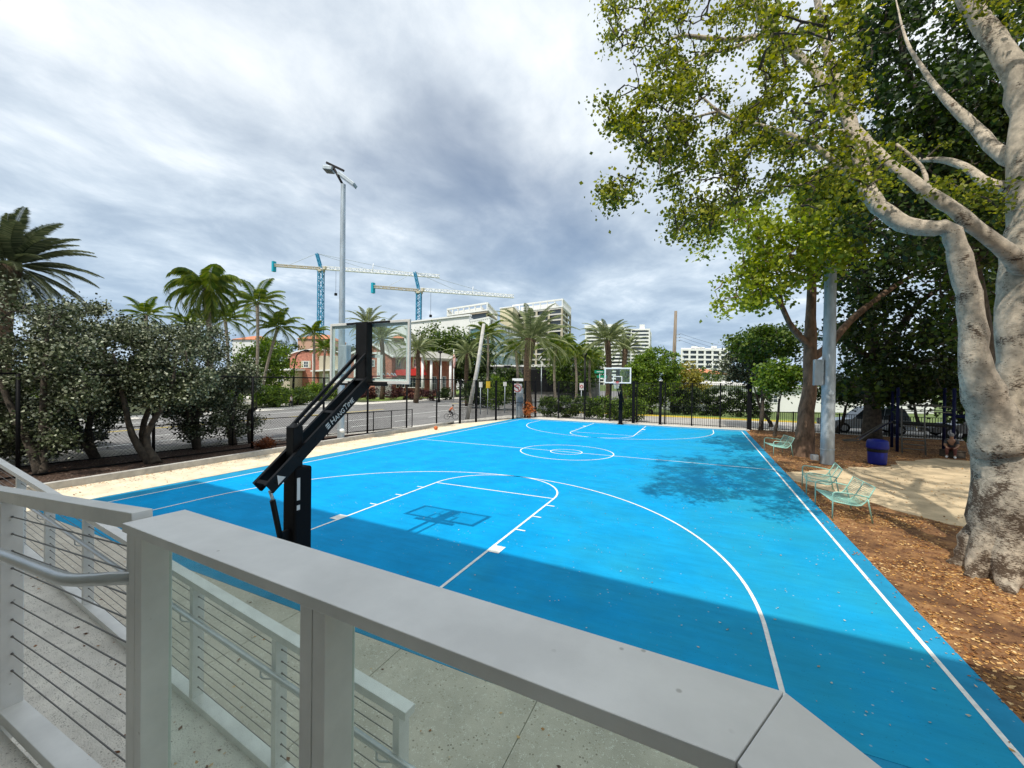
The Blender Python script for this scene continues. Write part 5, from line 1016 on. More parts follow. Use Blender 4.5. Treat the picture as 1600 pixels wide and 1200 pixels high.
# dark shade trees behind
sk = [S((1365, 690, 22.5, .45), (1362, 620, 22.5, .34), (1368, 560, 22.5, .3), (1360, 500, 22.3, .22), (1350, 420, 22, .14)),
      S((1368, 570, 22.5, .2), (1400, 520, 22, .16), (1440, 470, 21.5, .13), (1500, 430, 21, .1)), S((1362, 560, 22.4, .18), (1330, 540, 22, .14), (1300, 500, 21.6, .1)), S((1368, 600, 22.4, .16), (1410, 580, 22, .12), (1460, 560, 21.5, .09))]
cl = poly_clusters([(1290, 300), (1420, 260), (1540, 300), (1570, 420), (1560, 640), (1480, 655), (1400, 620), (1330, 610), (1300, 520), (1345, 470), (1290, 440)], 420, 19, 25, rg, thr=-.28, zmin=1.3)
cl += poly_clusters([(1310, 520), (1560, 500), (1560, 635), (1320, 625)], 130, 20, 25, rg, thr=-.6, zmin=1.2)
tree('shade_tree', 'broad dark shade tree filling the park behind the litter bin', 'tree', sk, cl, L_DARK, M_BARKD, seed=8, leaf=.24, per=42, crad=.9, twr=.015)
sk = [S((1545, 700, 15, .4), (1540, 600, 15, .3), (1530, 480, 14.5, .25), (1500, 350, 14, .2), (1460, 230, 13.5, .15), (1420, 120, 13, .1), (1400, 20, 13, .06)),
      S((1500, 350, 14, .14), (1440, 330, 13.4, .1), (1380, 320, 13, .07)), S((1520, 420, 14.4, .16), (1570, 300, 13.6, .12), (1580, 160, 13, .1))]
cl = poly_clusters([(1310, 60), (1360, -10), (1640, -20), (1640, 420), (1560, 440), (1500, 420), (1400, 380), (1330, 360), (1300, 280), (1330, 180)], 420, 11.2, 15, rg, thr=-.28)
for c_ in ((12.5, 15, 10.5), (15.5, 17, 10.5), (18.5, 15.5, 11), (21, 18, 10.5), (15, 12.5, 11), (12, 11.5, 10.5), (18, 12, 12), (22, 14, 12)): cl += list(ell_clusters(c_, (2.4, 2.4, 1.2), 50, rg))  # extra overhead crown added to block sun from the park ground
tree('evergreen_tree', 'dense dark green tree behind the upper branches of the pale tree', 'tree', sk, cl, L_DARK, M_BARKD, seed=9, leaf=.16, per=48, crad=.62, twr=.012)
cl = poly_clusters([(1380, 200), (1600, 230), (1620, 500), (1560, 620), (1500, 600), (1420, 420)], 150, 16, 19, rg, thr=-.2)
sk = [S((1590, 700, 18, .35), (1585, 600, 18, .3), (1575, 480, 17.8, .24), (1550, 350, 17.5, .18), (1500, 260, 17, .1)), S((1580, 520, 17.8, .15), (1520, 480, 17.5, .1), (1470, 460, 17, .06))]
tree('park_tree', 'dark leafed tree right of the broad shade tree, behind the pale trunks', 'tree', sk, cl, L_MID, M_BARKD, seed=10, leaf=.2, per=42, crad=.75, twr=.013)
def pxtree(name, label, px, base_py, d, top_py, hw, mt, seed, leaf=.2, n=110, per=40, crad=.6, low=.35, r=.14, bark=None, cat='tree', dd=None, group=None, up=.35, trunk_dx=0):
    c0 = at(px, 600, d); b = at(px+trunk_dx, 600, d); b[2] = -.05; zt = at(px, top_py, d)[2]; R_ = hw*d/CF; zb = zt*low; cz = (zt+zb)/2
    return rtree(name, label, b, (c0[0]*.6+b[0]*.4, c0[1]*.6+b[1]*.4, max(.5, zb*.9)), r, [((c0[0], c0[1], cz), (R_, dd or R_, (zt-zb)/2), n)], mt, seed, leaf, per, crad, (), bark, group, cat=cat, up=up, shell=.35)
pxtree('silver_shrub', 'pale silver grey shrub over the right end of the far fence', 1165, 0, 30, 535, 40, L_SILVER, 41, .17, 130, 50, .5, .45, .12, M_BARKD, 'shrub', trunk_dx=40)
pxtree('bright_shrub', 'bright green topped small tree left of the park light pole', 1222, 0, 24, 562, 34, L_BRIGHT, 42, .17, 80, 46, .45, .55, .09, M_BARKD, 'shrub', trunk_dx=-10)
pxtree('fence_tree', 'small green tree above the bright topped one at the park edge', 1195, 0, 27, 510, 62, L_MID, 43, .2, 130, 44, .5, .66, .13, M_BARKD, trunk_dx=-5)
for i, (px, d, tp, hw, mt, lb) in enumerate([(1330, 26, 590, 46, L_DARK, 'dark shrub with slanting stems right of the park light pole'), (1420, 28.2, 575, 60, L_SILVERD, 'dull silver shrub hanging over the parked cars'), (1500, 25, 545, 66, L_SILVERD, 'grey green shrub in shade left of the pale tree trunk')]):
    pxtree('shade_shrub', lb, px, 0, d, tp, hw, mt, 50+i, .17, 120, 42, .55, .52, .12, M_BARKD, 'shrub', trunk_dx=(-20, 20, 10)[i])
# silver buttonwoods on the left
rg = np.random.default_rng(90)
SH = [((62, 742), [(-90, 440), (0, 436), (40, 470), (120, 474), (150, 560), (140, 690), (40, 720), (-90, 720)], 230, 'tall silver leafed shrub at the far left end of the chain link fence', [(-40, 0), (30, 0)]),
      ((148, 716), [(55, 500), (100, 474), (160, 480), (215, 505), (225, 600), (170, 650), (80, 690), (60, 600)], 180, 'silver leafed shrub second from the left, its stem leaning left', [(-30, 0), (25, 0)]),
      ((238, 724), [(150, 515), (200, 502), (250, 515), (320, 515), (330, 600), (290, 630), (200, 630), (150, 620)], 190, 'silver leafed shrub with a thick leaning forked trunk in the middle', [(-45, 0), (30, 0), (5, 0)]),
      ((306, 702), [(250, 520), (300, 503), (345, 520), (375, 590), (345, 670), (300, 690), (262, 660), (245, 590)], 170, 'dark based silver shrub fourth from the left', [(-15, 0), (18, 0)]),
      ((362, 694), [(320, 530), (360, 545), (400, 580), (395, 640), (375, 690), (340, 680), (320, 620)], 75, 'narrow silver shrub fifth from the left', [(-10, 0), (12, 0)]),
      ((392, 692), [(375, 585), (398, 600), (412, 650), (402, 690), (385, 690)], 30, 'smallest silver shrub at the right end of the planting bed', [(5, 0)])]
for i, (b_, pg, n, lb, st) in enumerate(SH):
    p0 = gz(b_[0], b_[1], .03); d = float((p0-CP)@_fw); cx_ = sum(q[0] for q in pg)/len(pg); top = min(q[1] for q in pg)
    skl = []
    for k_, (dx, _) in enumerate(st):
        ymid = (b_[1]+top)/2; lean = 18 if i in (1, 2) else 4
        skl.append([(at(b_[0]+k_*4, b_[1]+2, d), .17 if i == 2 else .12), (at(b_[0]-lean+dx*.3, b_[1]-45, d+k_*.2), .10), (at(cx_+dx, ymid, d+.3*(k_-.5)), .07), (at(cx_+dx*1.3, top+50, d+.5*(k_-.5)), .025)])
    cl = poly_clusters(pg, n, d-.5, d+2.2, rg, freq=.02, thr=-.22, zmin=.25)
    cl += poly_clusters([(x, 600+(y-600)*.9) if y > 600 else (x, max(y, 585)) for x, y in pg], n//2, d-.4, d+2.2, rg, freq=.02, thr=-.12, zmin=.35)
    if i < 2: cl += poly_clusters([[(-90, 600), (130, 600), (120, 705), (-90, 715)], [(110, 600), (200, 600), (170, 690), (120, 700)]][i], (110, 45)[i], d+.2, d+2.4, rg, freq=.02, thr=-.4, zmin=.2)
    tree('silver_buttonwood', lb, 'shrub', skl, cl, L_SILVER, M_BARKD, 60+i, .095, 95, .36, 'silver leafed shrubs along the left fence', .009, up=.3, flat=.8)
pxtree('rust_shrub', 'small rust brown shrub at the foot of the last silver shrub', 415, 0, float((gz(415, 702)-CP)@_fw), 684, 13, L_RUST, 66, .07, 30, 40, .18, .1, .02, M_BARKD, 'shrub')
# hedges and bushes beyond the fences
HB = [('far_hedge', 'leafy green hedge behind the left half of the far fence', [(-6.8, 29.6), (-5.2, 29.6), (-3.6, 29.6)], 1.75, L_MID),
      ('pale_hedge', 'patchy pale green hedge behind the far hoop', [(-2.0, 29.6), (-.7, 29.6), (.5, 29.6)], 1.7, L_YEL)]
for i, (nm, lb, pts, h, mt) in enumerate(HB):
    rtree(nm, lb, (pts[1][0], pts[1][1], 0), (pts[1][0], pts[1][1], .8), .06, [((x, y, h*.5), (1.05, .6, h*.55), 60) for x, y in pts], mt if i == 0 else L_BRIGHT, 100+i, .13, 44, .3, bark=M_BARKD, cat='hedge')
pxtree('orange_plant', 'orange red foliage plant at the left end of the far hedge', 825, 0, 33.5, 628, 9, leafmat('orange_leaf', [(.35, .08, .02), (.6, .22, .06)], .3), 103, .12, 26, 30, .2, .1, .02, M_BARKD, 'plant')
rtree('street_hedge', 'dark green clipped hedge in front of the white roofed bungalow', (6.5, 38.6, 0), (6.5, 38.6, 1), .08, [((x, 38.8, 1.25), (1.25, .6, 1.45), 60) for x in (3.6, 5.2, 6.8, 8.4, 10)], L_DARK, 104, .17, 44, .35, bark=M_BARKD, cat='hedge')
pxtree('round_ficus', 'round bright green clipped tree behind the far fence, left of the wooden pole', 1016, 0, 40, 546, 46, L_BRIGHT, 105, .2, 300, 55, .5, .08, .3, M_BARKD)
pxtree('yellow_green_bush', 'yellow green bush right of the wooden utility pole', 1070, 0, 46, 566, 30, L_YEL, 106, .25, 90, 44, .6, .1, .15)
pxtree('dark_street_tree', 'dark green bush below the orange roof at right', 1098, 0, 50, 574, 26, L_MID, 107, .25, 80, 44, .6, .1, .15)
FAR = [(20, 50, 575, 60, L_MID), (95, 52, 560, 55, L_BRIGHT), (150, 46, 556, 50, L_MID), (215, 50, 562, 50, L_BRIGHT), (262, 48, 575, 50, L_DARK), (330, 47, 580, 45, L_BRIGHT)]
for i, (px, d, tp, hw, mt) in enumerate(FAR):
    pxtree('roadside_tree', 'leafy roadside tree seen through the silver shrubs across the road, number of its row counted from the left: '[:62].strip()+(' at far left', ' second from left', ' third from left', ' fourth from left', ' fifth from left', ' sixth from left')[i], px, 0, d, tp, hw, mt, 120+i, .3, 110, 40, .8, .08, .2, M_BARKD, group='roadside trees across the road')
pxtree('banyan', 'dark rounded broadleaf tree left of the left brick gable', 412, 0, 56, 527, 40, L_BRIGHT, 130, .32, 170, 44, .9, .1, .3)
pxtree('banyan', 'dark rounded broadleaf tree touching the left brick gable', 440, 0, 84, 532, 30, L_DARK, 131, .32, 130, 44, .9, .1, .3)
pxtree('street_tree', 'leafy green tree between the slanting palm and the hotel', 470, 0, 110, 540, 36, L_MID, 147, .5, 90, 44, 1.3, .1, .3)
pxtree('kerb_bush', 'round green bush at the left end of the driveway', 500, 0, 56, 600, 26, L_BRIGHT, 148, .25, 70, 44, .6, .05, .05, cat='bush')
pxtree('kerb_bush', 'croton and fern bushes behind the walking pedestrian', 425, 0, 43, 603, 26, L_BRIGHT, 132, .22, 110, 44, .5, .05, .05, cat='bush')
pxtree('kerb_bush', 'low green bush right of the walking pedestrian', 465, 0, 47, 609, 24, L_MID, 133, .22, 80, 44, .5, .05, .05, cat='bush')
pxtree('kerb_bush', 'yellow croton bush under the second silver shrub across the road', 135, 0, 38, 628, 24, L_YEL, 134, .2, 60, 44, .5, .05, .05, cat='bush')
pxtree('kerb_bush', 'yellow croton bush seen left of the light coloured trunk gap', 262, 0, 42, 622, 30, L_YEL, 135, .2, 60, 44, .5, .05, .05, cat='bush')
pxtree('kerb_bush', 'green bush across the road between the fourth and fifth silver shrubs', 345, 0, 43, 612, 34, L_MID, 136, .2, 80, 44, .5, .05, .05, cat='bush')
pxtree('background_tree', 'wide dark tree mass behind the brick house, right of its roof', 690, 0, 84, 505, 46, L_MID, 140, .45, 240, 44, 1.4, .1, .4, M_BARKD)
pxtree('background_tree', 'broad dark tree behind the brick house, between roof and white building', 740, 0, 80, 520, 40, L_DARK, 141, .45, 170, 44, 1.4, .1, .4, M_BARKD)
pxtree('background_tree', 'dark tree behind the left end of the brick house roof', 560, 0, 92, 536, 40, L_DARK, 142, .45, 130, 44, 1.4, .1, .4, M_BARKD)
pxtree('background_tree', 'dark tree behind the drooping palms near the junction', 790, 0, 66, 575, 34, L_DARK, 143, .4, 130, 44, 1.0, .05, .3, M_BARKD)
pxtree('background_tree', 'dark green trees left of the condominium tower base', 900, 0, 74, 536, 50, L_MID, 144, .4, 200, 44, 1.2, .1, .3, M_BARKD)
pxtree('background_tree', 'small green tree behind the right end of the far hedge', 1000, 0, 60, 560, 30, L_MID, 145, .3, 90, 44, .9, .1, .2, M_BARKD)
pxtree('corner_shrub', 'rounded green shrub beside the white cabinet at the corner', 780, 0, 44, 590, 20, L_BRIGHT, 146, .2, 60, 44, .5, .05, .05, cat='shrub')
pxtree('corner_shrub', 'low dark shrub left of the no left turn sign', 745, 0, 47, 592, 26, L_DARK, 147, .22, 80, 44, .5, .05, .05, cat='shrub')

# ================================================================== distant buildings
HF = np.array([-_s, _c, 0.0])
def zof(px, py, d): return float(at(px, py, d)[2])
def xy(px, d): return at(px, 600, d)[:2]
def fb(mb, p0, p1, pt, pb, d, thick, proud=0.0, ztop=None, zbot=None):
    """box facing the photo's direction, standing d metres ahead, given by its extent there"""
    x0, x1 = (p0-800)*d/CF, (p1-800)*d/CF; pm = (p0+p1)/2
    z1 = zof(pm, pt, d) if ztop is None else ztop; z0 = zof(pm, pb, d) if zbot is None else zbot
    O_ = np.array([CP[0], CP[1], 0])+HF*(d-proud)
    vs = [O_+_rt*x+HF*y+np.array([0, 0, z]) for z in (z0, z1) for y in (0, thick+proud) for x in (x0, x1)]
    return mb.add(vs, [(0, 2, 3, 1), (4, 5, 7, 6), (0, 1, 5, 4), (2, 6, 7, 3), (0, 4, 6, 2), (1, 3, 7, 5)])
def ext(mb, pts, d, thick, proud=0.0):
    """extrude a front outline (px,py) backwards"""
    f = [at(x, y, d)-HF*proud for x, y in pts]; k = [p+HF*(thick+proud) for p in f]; n = len(pts)
    return mb.add(f+k, [tuple(range(n))[::-1], tuple(range(n, 2*n))]+[(i, (i+1) % n, (i+1) % n+n, i+n) for i in range(n)])
def win(parent, p0, p1, pt, pb, d, name='window', frame=M_WHITE, glass=M_GLASSD, mull=1, proud=.06):
    m_ = MB(); s_ = d/CF; t = .35/s_*.28
    fb(m_, p0, p1, pt, pt+t, d, 0, proud); fb(m_, p0, p1, pb-t, pb, d, 0, proud); fb(m_, p0, p0+t, pt+t, pb-t, d, 0, proud); fb(m_, p1-t, p1, pt+t, pb-t, d, 0, proud)
    for i in range(mull): c_ = p0+(p1-p0)*(i+1)/(mull+1); fb(m_, c_-t*.3, c_+t*.3, pt+t, pb-t, d, 0, proud-.01)
    fb(m_, p0+t, p1-t, (pt+pb)/2-t*.25, (pt+pb)/2+t*.25, d, 0, proud-.015)
    f = m_.build(name, frame, parent, world=True); g_ = MB(); fb(g_, p0+t, p1-t, pt+t, pb-t, d, 0, proud-.035); g2 = g_.build('pane', glass, f); g2.matrix_parent_inverse = Matrix.Identity(4); return f
def bld(name, label, px, d, cat='building', group=None):
    q = xy(px, d); return empty(name, (q[0], q[1], 0), label=label, cat=cat, group=group)
GZ = -.1
# ---- brick house
D = 72; h = bld('brick_house', 'red brick house with white trim, gables, a red awning and a columned porch', 580, D, 'house')
m_ = MB(); arc_ = [(453, 557)]+[(453+47*(1-math.cos(t)), 557-11*math.sin(t)) for t in np.linspace(.2, 1.57, 6)]+[(540, 552)]
ext(m_, [(453, 618)]+arc_+[(540, 618)], D, 9); m_.build('left_wall', M_BRICK, h, world=True)
m_ = MB(); a2 = [(450, 558)]+[(450+50*(1-math.cos(t)), 557-12.2*math.sin(t)) for t in np.linspace(.2, 1.57, 6)]+[(542, 551)]; a3 = [(x, y+1.6) for x, y in a2][::-1]; ext(m_, a2+a3, D, 9.3, .25); m_.build('left_gable_trim', M_WHITE, h, world=True)
m_ = MB(); ext(m_, [(500, 618), (500, 556), (541, 556), (541, 618)], D, .3, .35); m_.build('beige_wall', M_BEIGE, h, world=True)
m_ = MB(); ext(m_, [(492, 579), (533, 576.5), (533, 579), (492, 581)], D, .3, 1.6); m_.build('door_canopy', M_WHITE, h, world=True)
m_ = MB(); fb(m_, 505, 515, 584, 612, D, 0, .42); m_.build('side_door', M_WHITE, h, world=True)
m_ = MB(); fb(m_, 488.4, 489.8, 553, 612, D, 0, .12); m_.build('downpipe', M_WHITE, h, world=True)
win(h, 474, 482, 564, 574.5, D)
for a, b in ((470.6, 473.8), (482.2, 485.4)):
    m_ = MB(); fb(m_, a, b, 563.6, 575, D, 0, .07); m_.build('shutter', M_BEIGE, h, world=True)
m_ = MB(); ext(m_, [(535, 618), (535, 557), (581, 538), (612, 557), (612, 618)], D-1.5, 11); m_.build('gable_wall', M_BRICK, h, world=True)
m_ = MB(); ext(m_, [(532, 559), (581, 536), (615, 556.5), (614.5, 559), (581, 538.8), (533, 561.5)], D-1.5, 11.4, .35); m_.build('gable_trim', M_WHITE, h, world=True)
m_ = MB()
for q_ in ((553, 558, 550, 592), (589, 594, 550, 592), (558, 589, 550, 553), (553, 594, 590, 592.5)): fb(m_, *q_, D-1.5, 0, .12)
m_.build('white_surround', M_WHITE, h, world=True); win(h, 580.5, 585.5, 562, 573, D-1.5)
m_ = MB(); A0 = at(581, 536.5, D-1); A1 = at(625, 537, D+6); E0 = at(612, 557.5, D-1.4); E1 = at(664, 556, D+1)
m_.add([A0, A1, E1, E0, A0-[0, 0, .15], A1-[0, 0, .15], E1-[0, 0, .15], E0-[0, 0, .15]], [(0, 3, 2, 1), (4, 5, 6, 7), (0, 1, 5, 4), (1, 2, 6, 5), (2, 3, 7, 6), (3, 0, 4, 7)]); m_.build('roof', M_ROOFG, h, world=True)
m_ = MB(); fb(m_, 612, 664, 557, 618, D+1, 8); m_.build('wing_wall', M_BRICK, h, world=True)
m_ = MB(); fb(m_, 618, 632, 558, 590, D+1, 0, .1); m_.build('grey_panel', M_BEIGE, h, world=True)
win(h, 619.5, 626.5, 562, 574, D+.8); win(h, 646, 651.5, 561, 574, D+1)
m_ = MB(); ext(m_, [(617, 586.5), (621, 578), (645, 577), (662, 575.5), (667, 586), (660, 587)], D+.7, .3, 1.3); m_.build('awning', M_RED, h, world=True)
win(h, 597, 611, 593, 606, D-1.5, mull=2); win(h, 636, 663, 589, 606, D+.6, mull=5); win(h, 619, 633, 590, 606, D+.6, mull=2)
m_ = MB(); fb(m_, 664, 706, 560, 618, D+3, 6); m_.build('porch_wall', M_BRICK, h, world=True)
m_ = MB(); R0 = [at(656, 558, D-2.5), at(712, 561, D-2.5), at(712, 557, D+9), at(656, 554, D+9)]; AP = [at(668, 549, D+2), at(690, 550.5, D+2)]
m_.add(R0+AP, [(0, 1, 5, 4), (1, 2, 5), (2, 3, 4, 5), (3, 0, 4), (0, 3, 2, 1)]); m_.build('porch_roof', M_ROOFG, h, world=True)
m_ = MB(); fb(m_, 658, 709, 558.5, 562.5, D-2, 4.8); m_.build('porch_beam', M_WHITE, h, world=True)
for c_ in (660, 673.5, 688, 703.5):
    m_ = MB(); q = at(c_, 600, D-1.6); m_.tube([(q[0], q[1], GZ), (q[0], q[1], zof(c_, 562, D-1.6))], .22, 10); m_.build('porch_column', M_WHITE, h, world=True)
win(h, 675, 682, 588, 611, D+3, 'door'); win(h, 691, 697, 588, 611, D+3, 'door')
m_ = MB(); fb(m_, 615, 627, 531, 545, 88, 3); m_.prism([xy(612, 87), xy(630, 87), xy(630, 92), xy(612, 92)], zof(620, 531.4, 88), zof(620, 529.5, 88)); m_.build('chimney', M_BEIGE, h, world=True)
m_ = MB(); c4 = [xy(611, 86.5), xy(631, 86.5), xy(631, 92), xy(611, 92)]; zz = zof(620, 529.4, 88); m_.add([(*c4[i], zz) for i in range(4)]+[(*xy(621, 89), zz+1.0)], [(0, 1, 4), (1, 2, 4), (2, 3, 4), (3, 0, 4)]); m_.build('chimney_cap', M_ROOFO, h, world=True)
# rock panel and dark red hedges before the house
o = MB(); ext(o, [(586, 621), (586, 600), (611, 600), (611, 621)], 62, .6); tag(o.build('garden_wall', mat('pebbled_stone', (.42, .42, .38), .9, col2=(.10, .11, .09), vscale=9, vramp=(.45, .55))), 'pebbly grey garden wall between dark red hedges in front of the brick house', 'wall')
def pxhedge(name, label, p0, p1, d, top, mt, seed, leaf=.2, n=70, cat='hedge'):
    ps = np.linspace(p0, p1, 5); hz = zof((p0+p1)/2, top, d)
    c = [((*xy(p, d), hz/2), ((p1-p0)*d/CF/7, .6, hz*.52), n//5+1) for p in ps]; b = xy((p0+p1)/2, d)
    return rtree(name, label, (b[0], b[1], 0), (b[0], b[1], hz*.4), .05, c, mt, seed, leaf, 44, .35, bark=M_BARKD, cat=cat)
pxhedge('red_hedge', 'dark red leaved hedge right of the pebbly wall', 611, 674, 61.5, 606, L_WINE, 160)
pxhedge('red_hedge', 'dark red leaved hedge left of the pebbly wall, under the gable', 560, 586, 61.5, 604, L_WINE, 161, n=40)
pxhedge('entrance_hedge', 'green hedge in front of the left brick gable', 470, 540, 64, 604, L_MID, 162)
pxhedge('porch_hedge', 'small dark box hedge by the porch columns', 690, 703, 64, 607, L_DARK, 163, n=30)
# flagpole
q = at(709, 612, 60); e = empty('flagpole', (q[0], q[1], 0), label='white flagpole with a furled flag at the right of the porch', cat='flagpole')
m_ = MB(); m_.tube([(q[0], q[1], GZ), tuple(at(709, 545, 60))], [.09, .06], 8); m_.build('pole', M_WHITE, e, world=True)
m_ = MB(); m_.tube([at(709.3, 552, 60), at(710, 560, 60), at(709.6, 572, 60), at(709.3, 577, 60)], [.06, .22, .17, .05], 7); m_.build('flag', mat('furled_flag', (.7, .6, .55), .8, col2=(.55, .12, .1), vscale=3), e, world=True)
# ---- white and glass building, towers
def tower(name, label, foot, top, d_ref, px_ref, wall, nfl, slab=M_WHITE, glass=M_GLASSD, inset=.8, slab_h=.35, parapet=None, piers=0, base=0.0, cat='building'):
    """foot: [(px, depth)...] outline; solid core with floor slabs round it"""
    P_ = [np.array(xy(a, b)) for a, b in foot]; c_ = sum(P_)/len(P_); e = empty(name, (*c_, 0), label=label, cat=cat); zt = zof(px_ref, top, d_ref)
    core = [c_+(p-c_)*(1-inset/np.linalg.norm(p-c_)) for p in P_]
    m_ = MB(); m_.prism([tuple(p) for p in core], base, zt-.3); m_.build('glazing', glass, e, world=True)
    m_ = MB()
    for i in range(nfl+1): z_ = base+(zt-base)*i/nfl; m_.prism([tuple(p) for p in P_], z_-slab_h, z_)
    m_.build('floor_slabs', slab, e, world=True)
    if piers:
        m_ = MB()
        for a, b in zip(P_, P_[1:]+P_[:1]):
            Ln = np.linalg.norm(b-a); k_ = max(1, int(Ln/piers)); dv = (b-a)/Ln; nv = np.array([dv[1], -dv[0]])
            for i in range(k_+1): p = a+dv*(Ln*i/k_); p = p+(c_-p)/np.linalg.norm(c_-p)*.25; m_.prism([tuple(p-dv*.7-nv*.12), tuple(p+dv*.7-nv*.12), tuple(p+dv*.7+nv*.12), tuple(p-dv*.7+nv*.12)], base, zt-.1)
        m_.build('pier', wall, e, world=True)
    return e, P_, zt
e = bld('white_building', 'large plain white building behind the trees, left of the glass corner block', 690, 150)
m_ = MB(); m_.prism([xy(641, 158), xy(732, 140), xy(760, 176), xy(668, 200)], 0, zof(700, 497, 145)); m_.build('wall', M_WHITE2, e, world=True)
m_ = MB(); m_.prism([xy(640, 157.5), xy(733, 139), xy(736, 141), xy(644, 160)], zof(700, 497, 145), zof(700, 494.5, 145)); m_.build('parapet', M_WHITE, e, world=True)
m_ = MB(); m_.prism([xy(606, 190), xy(642, 170), xy(660, 190), xy(625, 210)], 0, zof(620, 510, 180)); m_.build('low_wing', M_WHITE2, e, world=True)
e, P_, zt = tower('glass_office', 'green glazed office block with a white roof frame behind the leaning pole', [(733, 130), (763, 122), (812, 165), (782, 178)], 506, 124, 763, M_WHITE2, 5, M_WHITE2, M_GLASSB, inset=.5, slab_h=.9)
m_ = MB(); m_.prism([tuple(p) for p in P_], zt+1.4, zt+1.9); 
for a, b in zip(P_, P_[1:]+P_[:1]):
    for i in range(10): p = a+(b-a)*i/10; p = p+(sum(P_)/4-p)*.02; m_.prism([tuple(p+np.array(q_)*.3) for q_ in ((-1, -1), (1, -1), (1, 1), (-1, 1))], zt, zt+1.4)
m_.build('roof_frame', M_WHITE, e, world=True)
e, P_, zt = tower('terrace_block', 'low wide block with a white roof pergola behind the white building', [(698, 232), (760, 212), (775, 245), (712, 262)], 487, 215, 750, M_BEIGE, 7, mat('tan_slab', (.36, .31, .24), .8), M_GLASSD, inset=1.5, slab_h=.9)
def pergola(e, P_, z0, z1, wall=None):
    m_ = MB(); Q = P_+[P_[0]]
    for a, b in zip(Q[:-1], Q[1:]):
        m_.bar((*a, z1), (*b, z1), .9, .9); m_.bar((*a, z0+.4), (*b, z0+.4), .6, .6)
        k_ = 7
        for i in range(k_): p = a+(b-a)*i/k_; m_.bar((*p, z0), (*p, z1), .6, .6)
    m_.build('roof_pergola', M_WHITE, e, world=True)
    c_ = sum(P_)/len(P_); m_ = MB(); m_.prism([tuple(c_+(p-c_)*.72) for p in P_], z0, z1-.8); m_.build('plant_room', M_WHITE2, e, world=True)
pergola(e, P_, zt, zof(750, 475.5, 215))
e, P_, zt = tower('condo_tower', 'tall condominium tower with a white rooftop frame behind the largest date palm', [(800, 262), (877, 240), (890, 268), (815, 290)], 481, 242, 870, M_BEIGE, 14, mat('pale_slab', (.62, .60, .56), .8), M_GLASSD, inset=1.6, slab_h=.8, piers=9)
pergola(e, P_, zt, zof(870, 469, 242))
e = bld('cream_block', 'cream block attached left of the tall condominium tower', 792, 240); m_ = MB(); m_.prism([xy(780, 246), xy(800, 240), xy(812, 268), xy(792, 275)], 0, zof(790, 480, 240)); m_.build('wall', mat('cream_render', (.66, .60, .42), .8), e, world=True)
m_ = MB(); m_.prism([xy(779, 245.5), xy(801, 239.5), xy(813, 269), xy(791, 276)], zof(790, 480, 240), zof(790, 478.5, 240)); m_.build('parapet', M_WHITE, e, world=True)
e, P_, zt = tower('beach_condo', 'white curved condominium tower behind the twin date palms', [(914, 440), (975, 425), (985, 440), (1014, 436), (1016, 470), (916, 478)], 512, 430, 990, M_WHITE2, 16, M_WHITE, M_GLASSD, inset=3.5, slab_h=1.6, piers=16)
m_ = MB(); m_.prism([xy(912, 438), xy(972, 423), xy(974, 470), xy(916, 478)], zt, zof(940, 507, 430)); m_.prism([xy(932, 445), xy(940, 445), xy(940, 455), xy(932, 455)], zt, zof(936, 501.5, 445)); m_.prism([xy(998, 440), xy(1006, 440), xy(1006, 455), xy(998, 455)], zt, zof(1002, 507, 440)); m_.build('penthouse', M_WHITE, e, world=True)
e, P_, zt = tower('apartment_slab', 'wide white balconied apartment block on the horizon right of the utility pole', [(1064, 300), (1137, 300), (1137, 320), (1064, 320)], 545.5, 300, 1100, M_WHITE2, 8, M_WHITE, M_GLASSD, inset=2.2, slab_h=1.25, piers=5)
m_ = MB()
for a, b, t_ in ((1063, 1138, 543.5), (1079, 1089, 540.5), (1089, 1100, 541.8), (1110, 1119, 539.8)): m_.prism([xy(a, 303), xy(b, 303), xy(b, 317), xy(a, 317)], zt+.01*a/1000, zof(1100, t_, 300))
m_.build('penthouse', M_WHITE, e, world=True)
# ---- small roofs
def hiproof_house(name, label, p0, p1, eave, apex, base, d, dd, roof, wall, cat='house', px_ap=None):
    e = bld(name, label, (p0+p1)/2, d, cat); q = [xy(p0, d), xy(p1, d), xy(p1, d)+HF[:2]*dd, xy(p0, d)+HF[:2]*dd]; c_ = sum(np.array(t) for t in q)/4
    ze = zof((p0+p1)/2, eave, d); za = zof((p0+p1)/2, apex, d)
    m_ = MB(); m_.prism([tuple(c_+(np.array(p)-c_)*.94) for p in q], -.1, ze); m_.build('wall', wall, e, world=True)
    l_ = c_+_rt[:2]*-(p1-p0)*d/CF*.18; r_ = c_+_rt[:2]*(p1-p0)*d/CF*.18
    if px_ap: l_ = r_ = np.array(xy(px_ap, d))+HF[:2]*dd/2; r_ = l_+_rt[:2]*.3
    m_ = MB(); m_.add([(*p, ze-.05) for p in q]+[(*l_, za), (*r_, za)], [(0, 1, 5, 4), (1, 2, 5), (2, 3, 4, 5), (3, 0, 4), (0, 3, 2, 1)]); m_.build('roof', roof, e, world=True); return e
hiproof_house('white_bungalow', 'low bungalow with a pale tiled hip roof behind the street hedge', 1050, 1185, 601, 586, 620, 46, 12, mat('pale_roof_tile', (.62, .61, .57), .8, var=.35, vscale=4, stretch=(1, 1, 8)), M_WHITE2, px_ap=1115)
hiproof_house('tiled_house', 'house with an orange tiled roof beyond the pale bungalow', 1080, 1140, 584, 575, 600, 78, 10, M_ROOFO, M_WHITE2)
hiproof_house('hotel', 'peach hotel with an orange roof seen past the light pole', 462, 512, 529, 519, 600, 170, 20, M_ROOFO, mat('peach_render', (.55, .33, .24), .8))
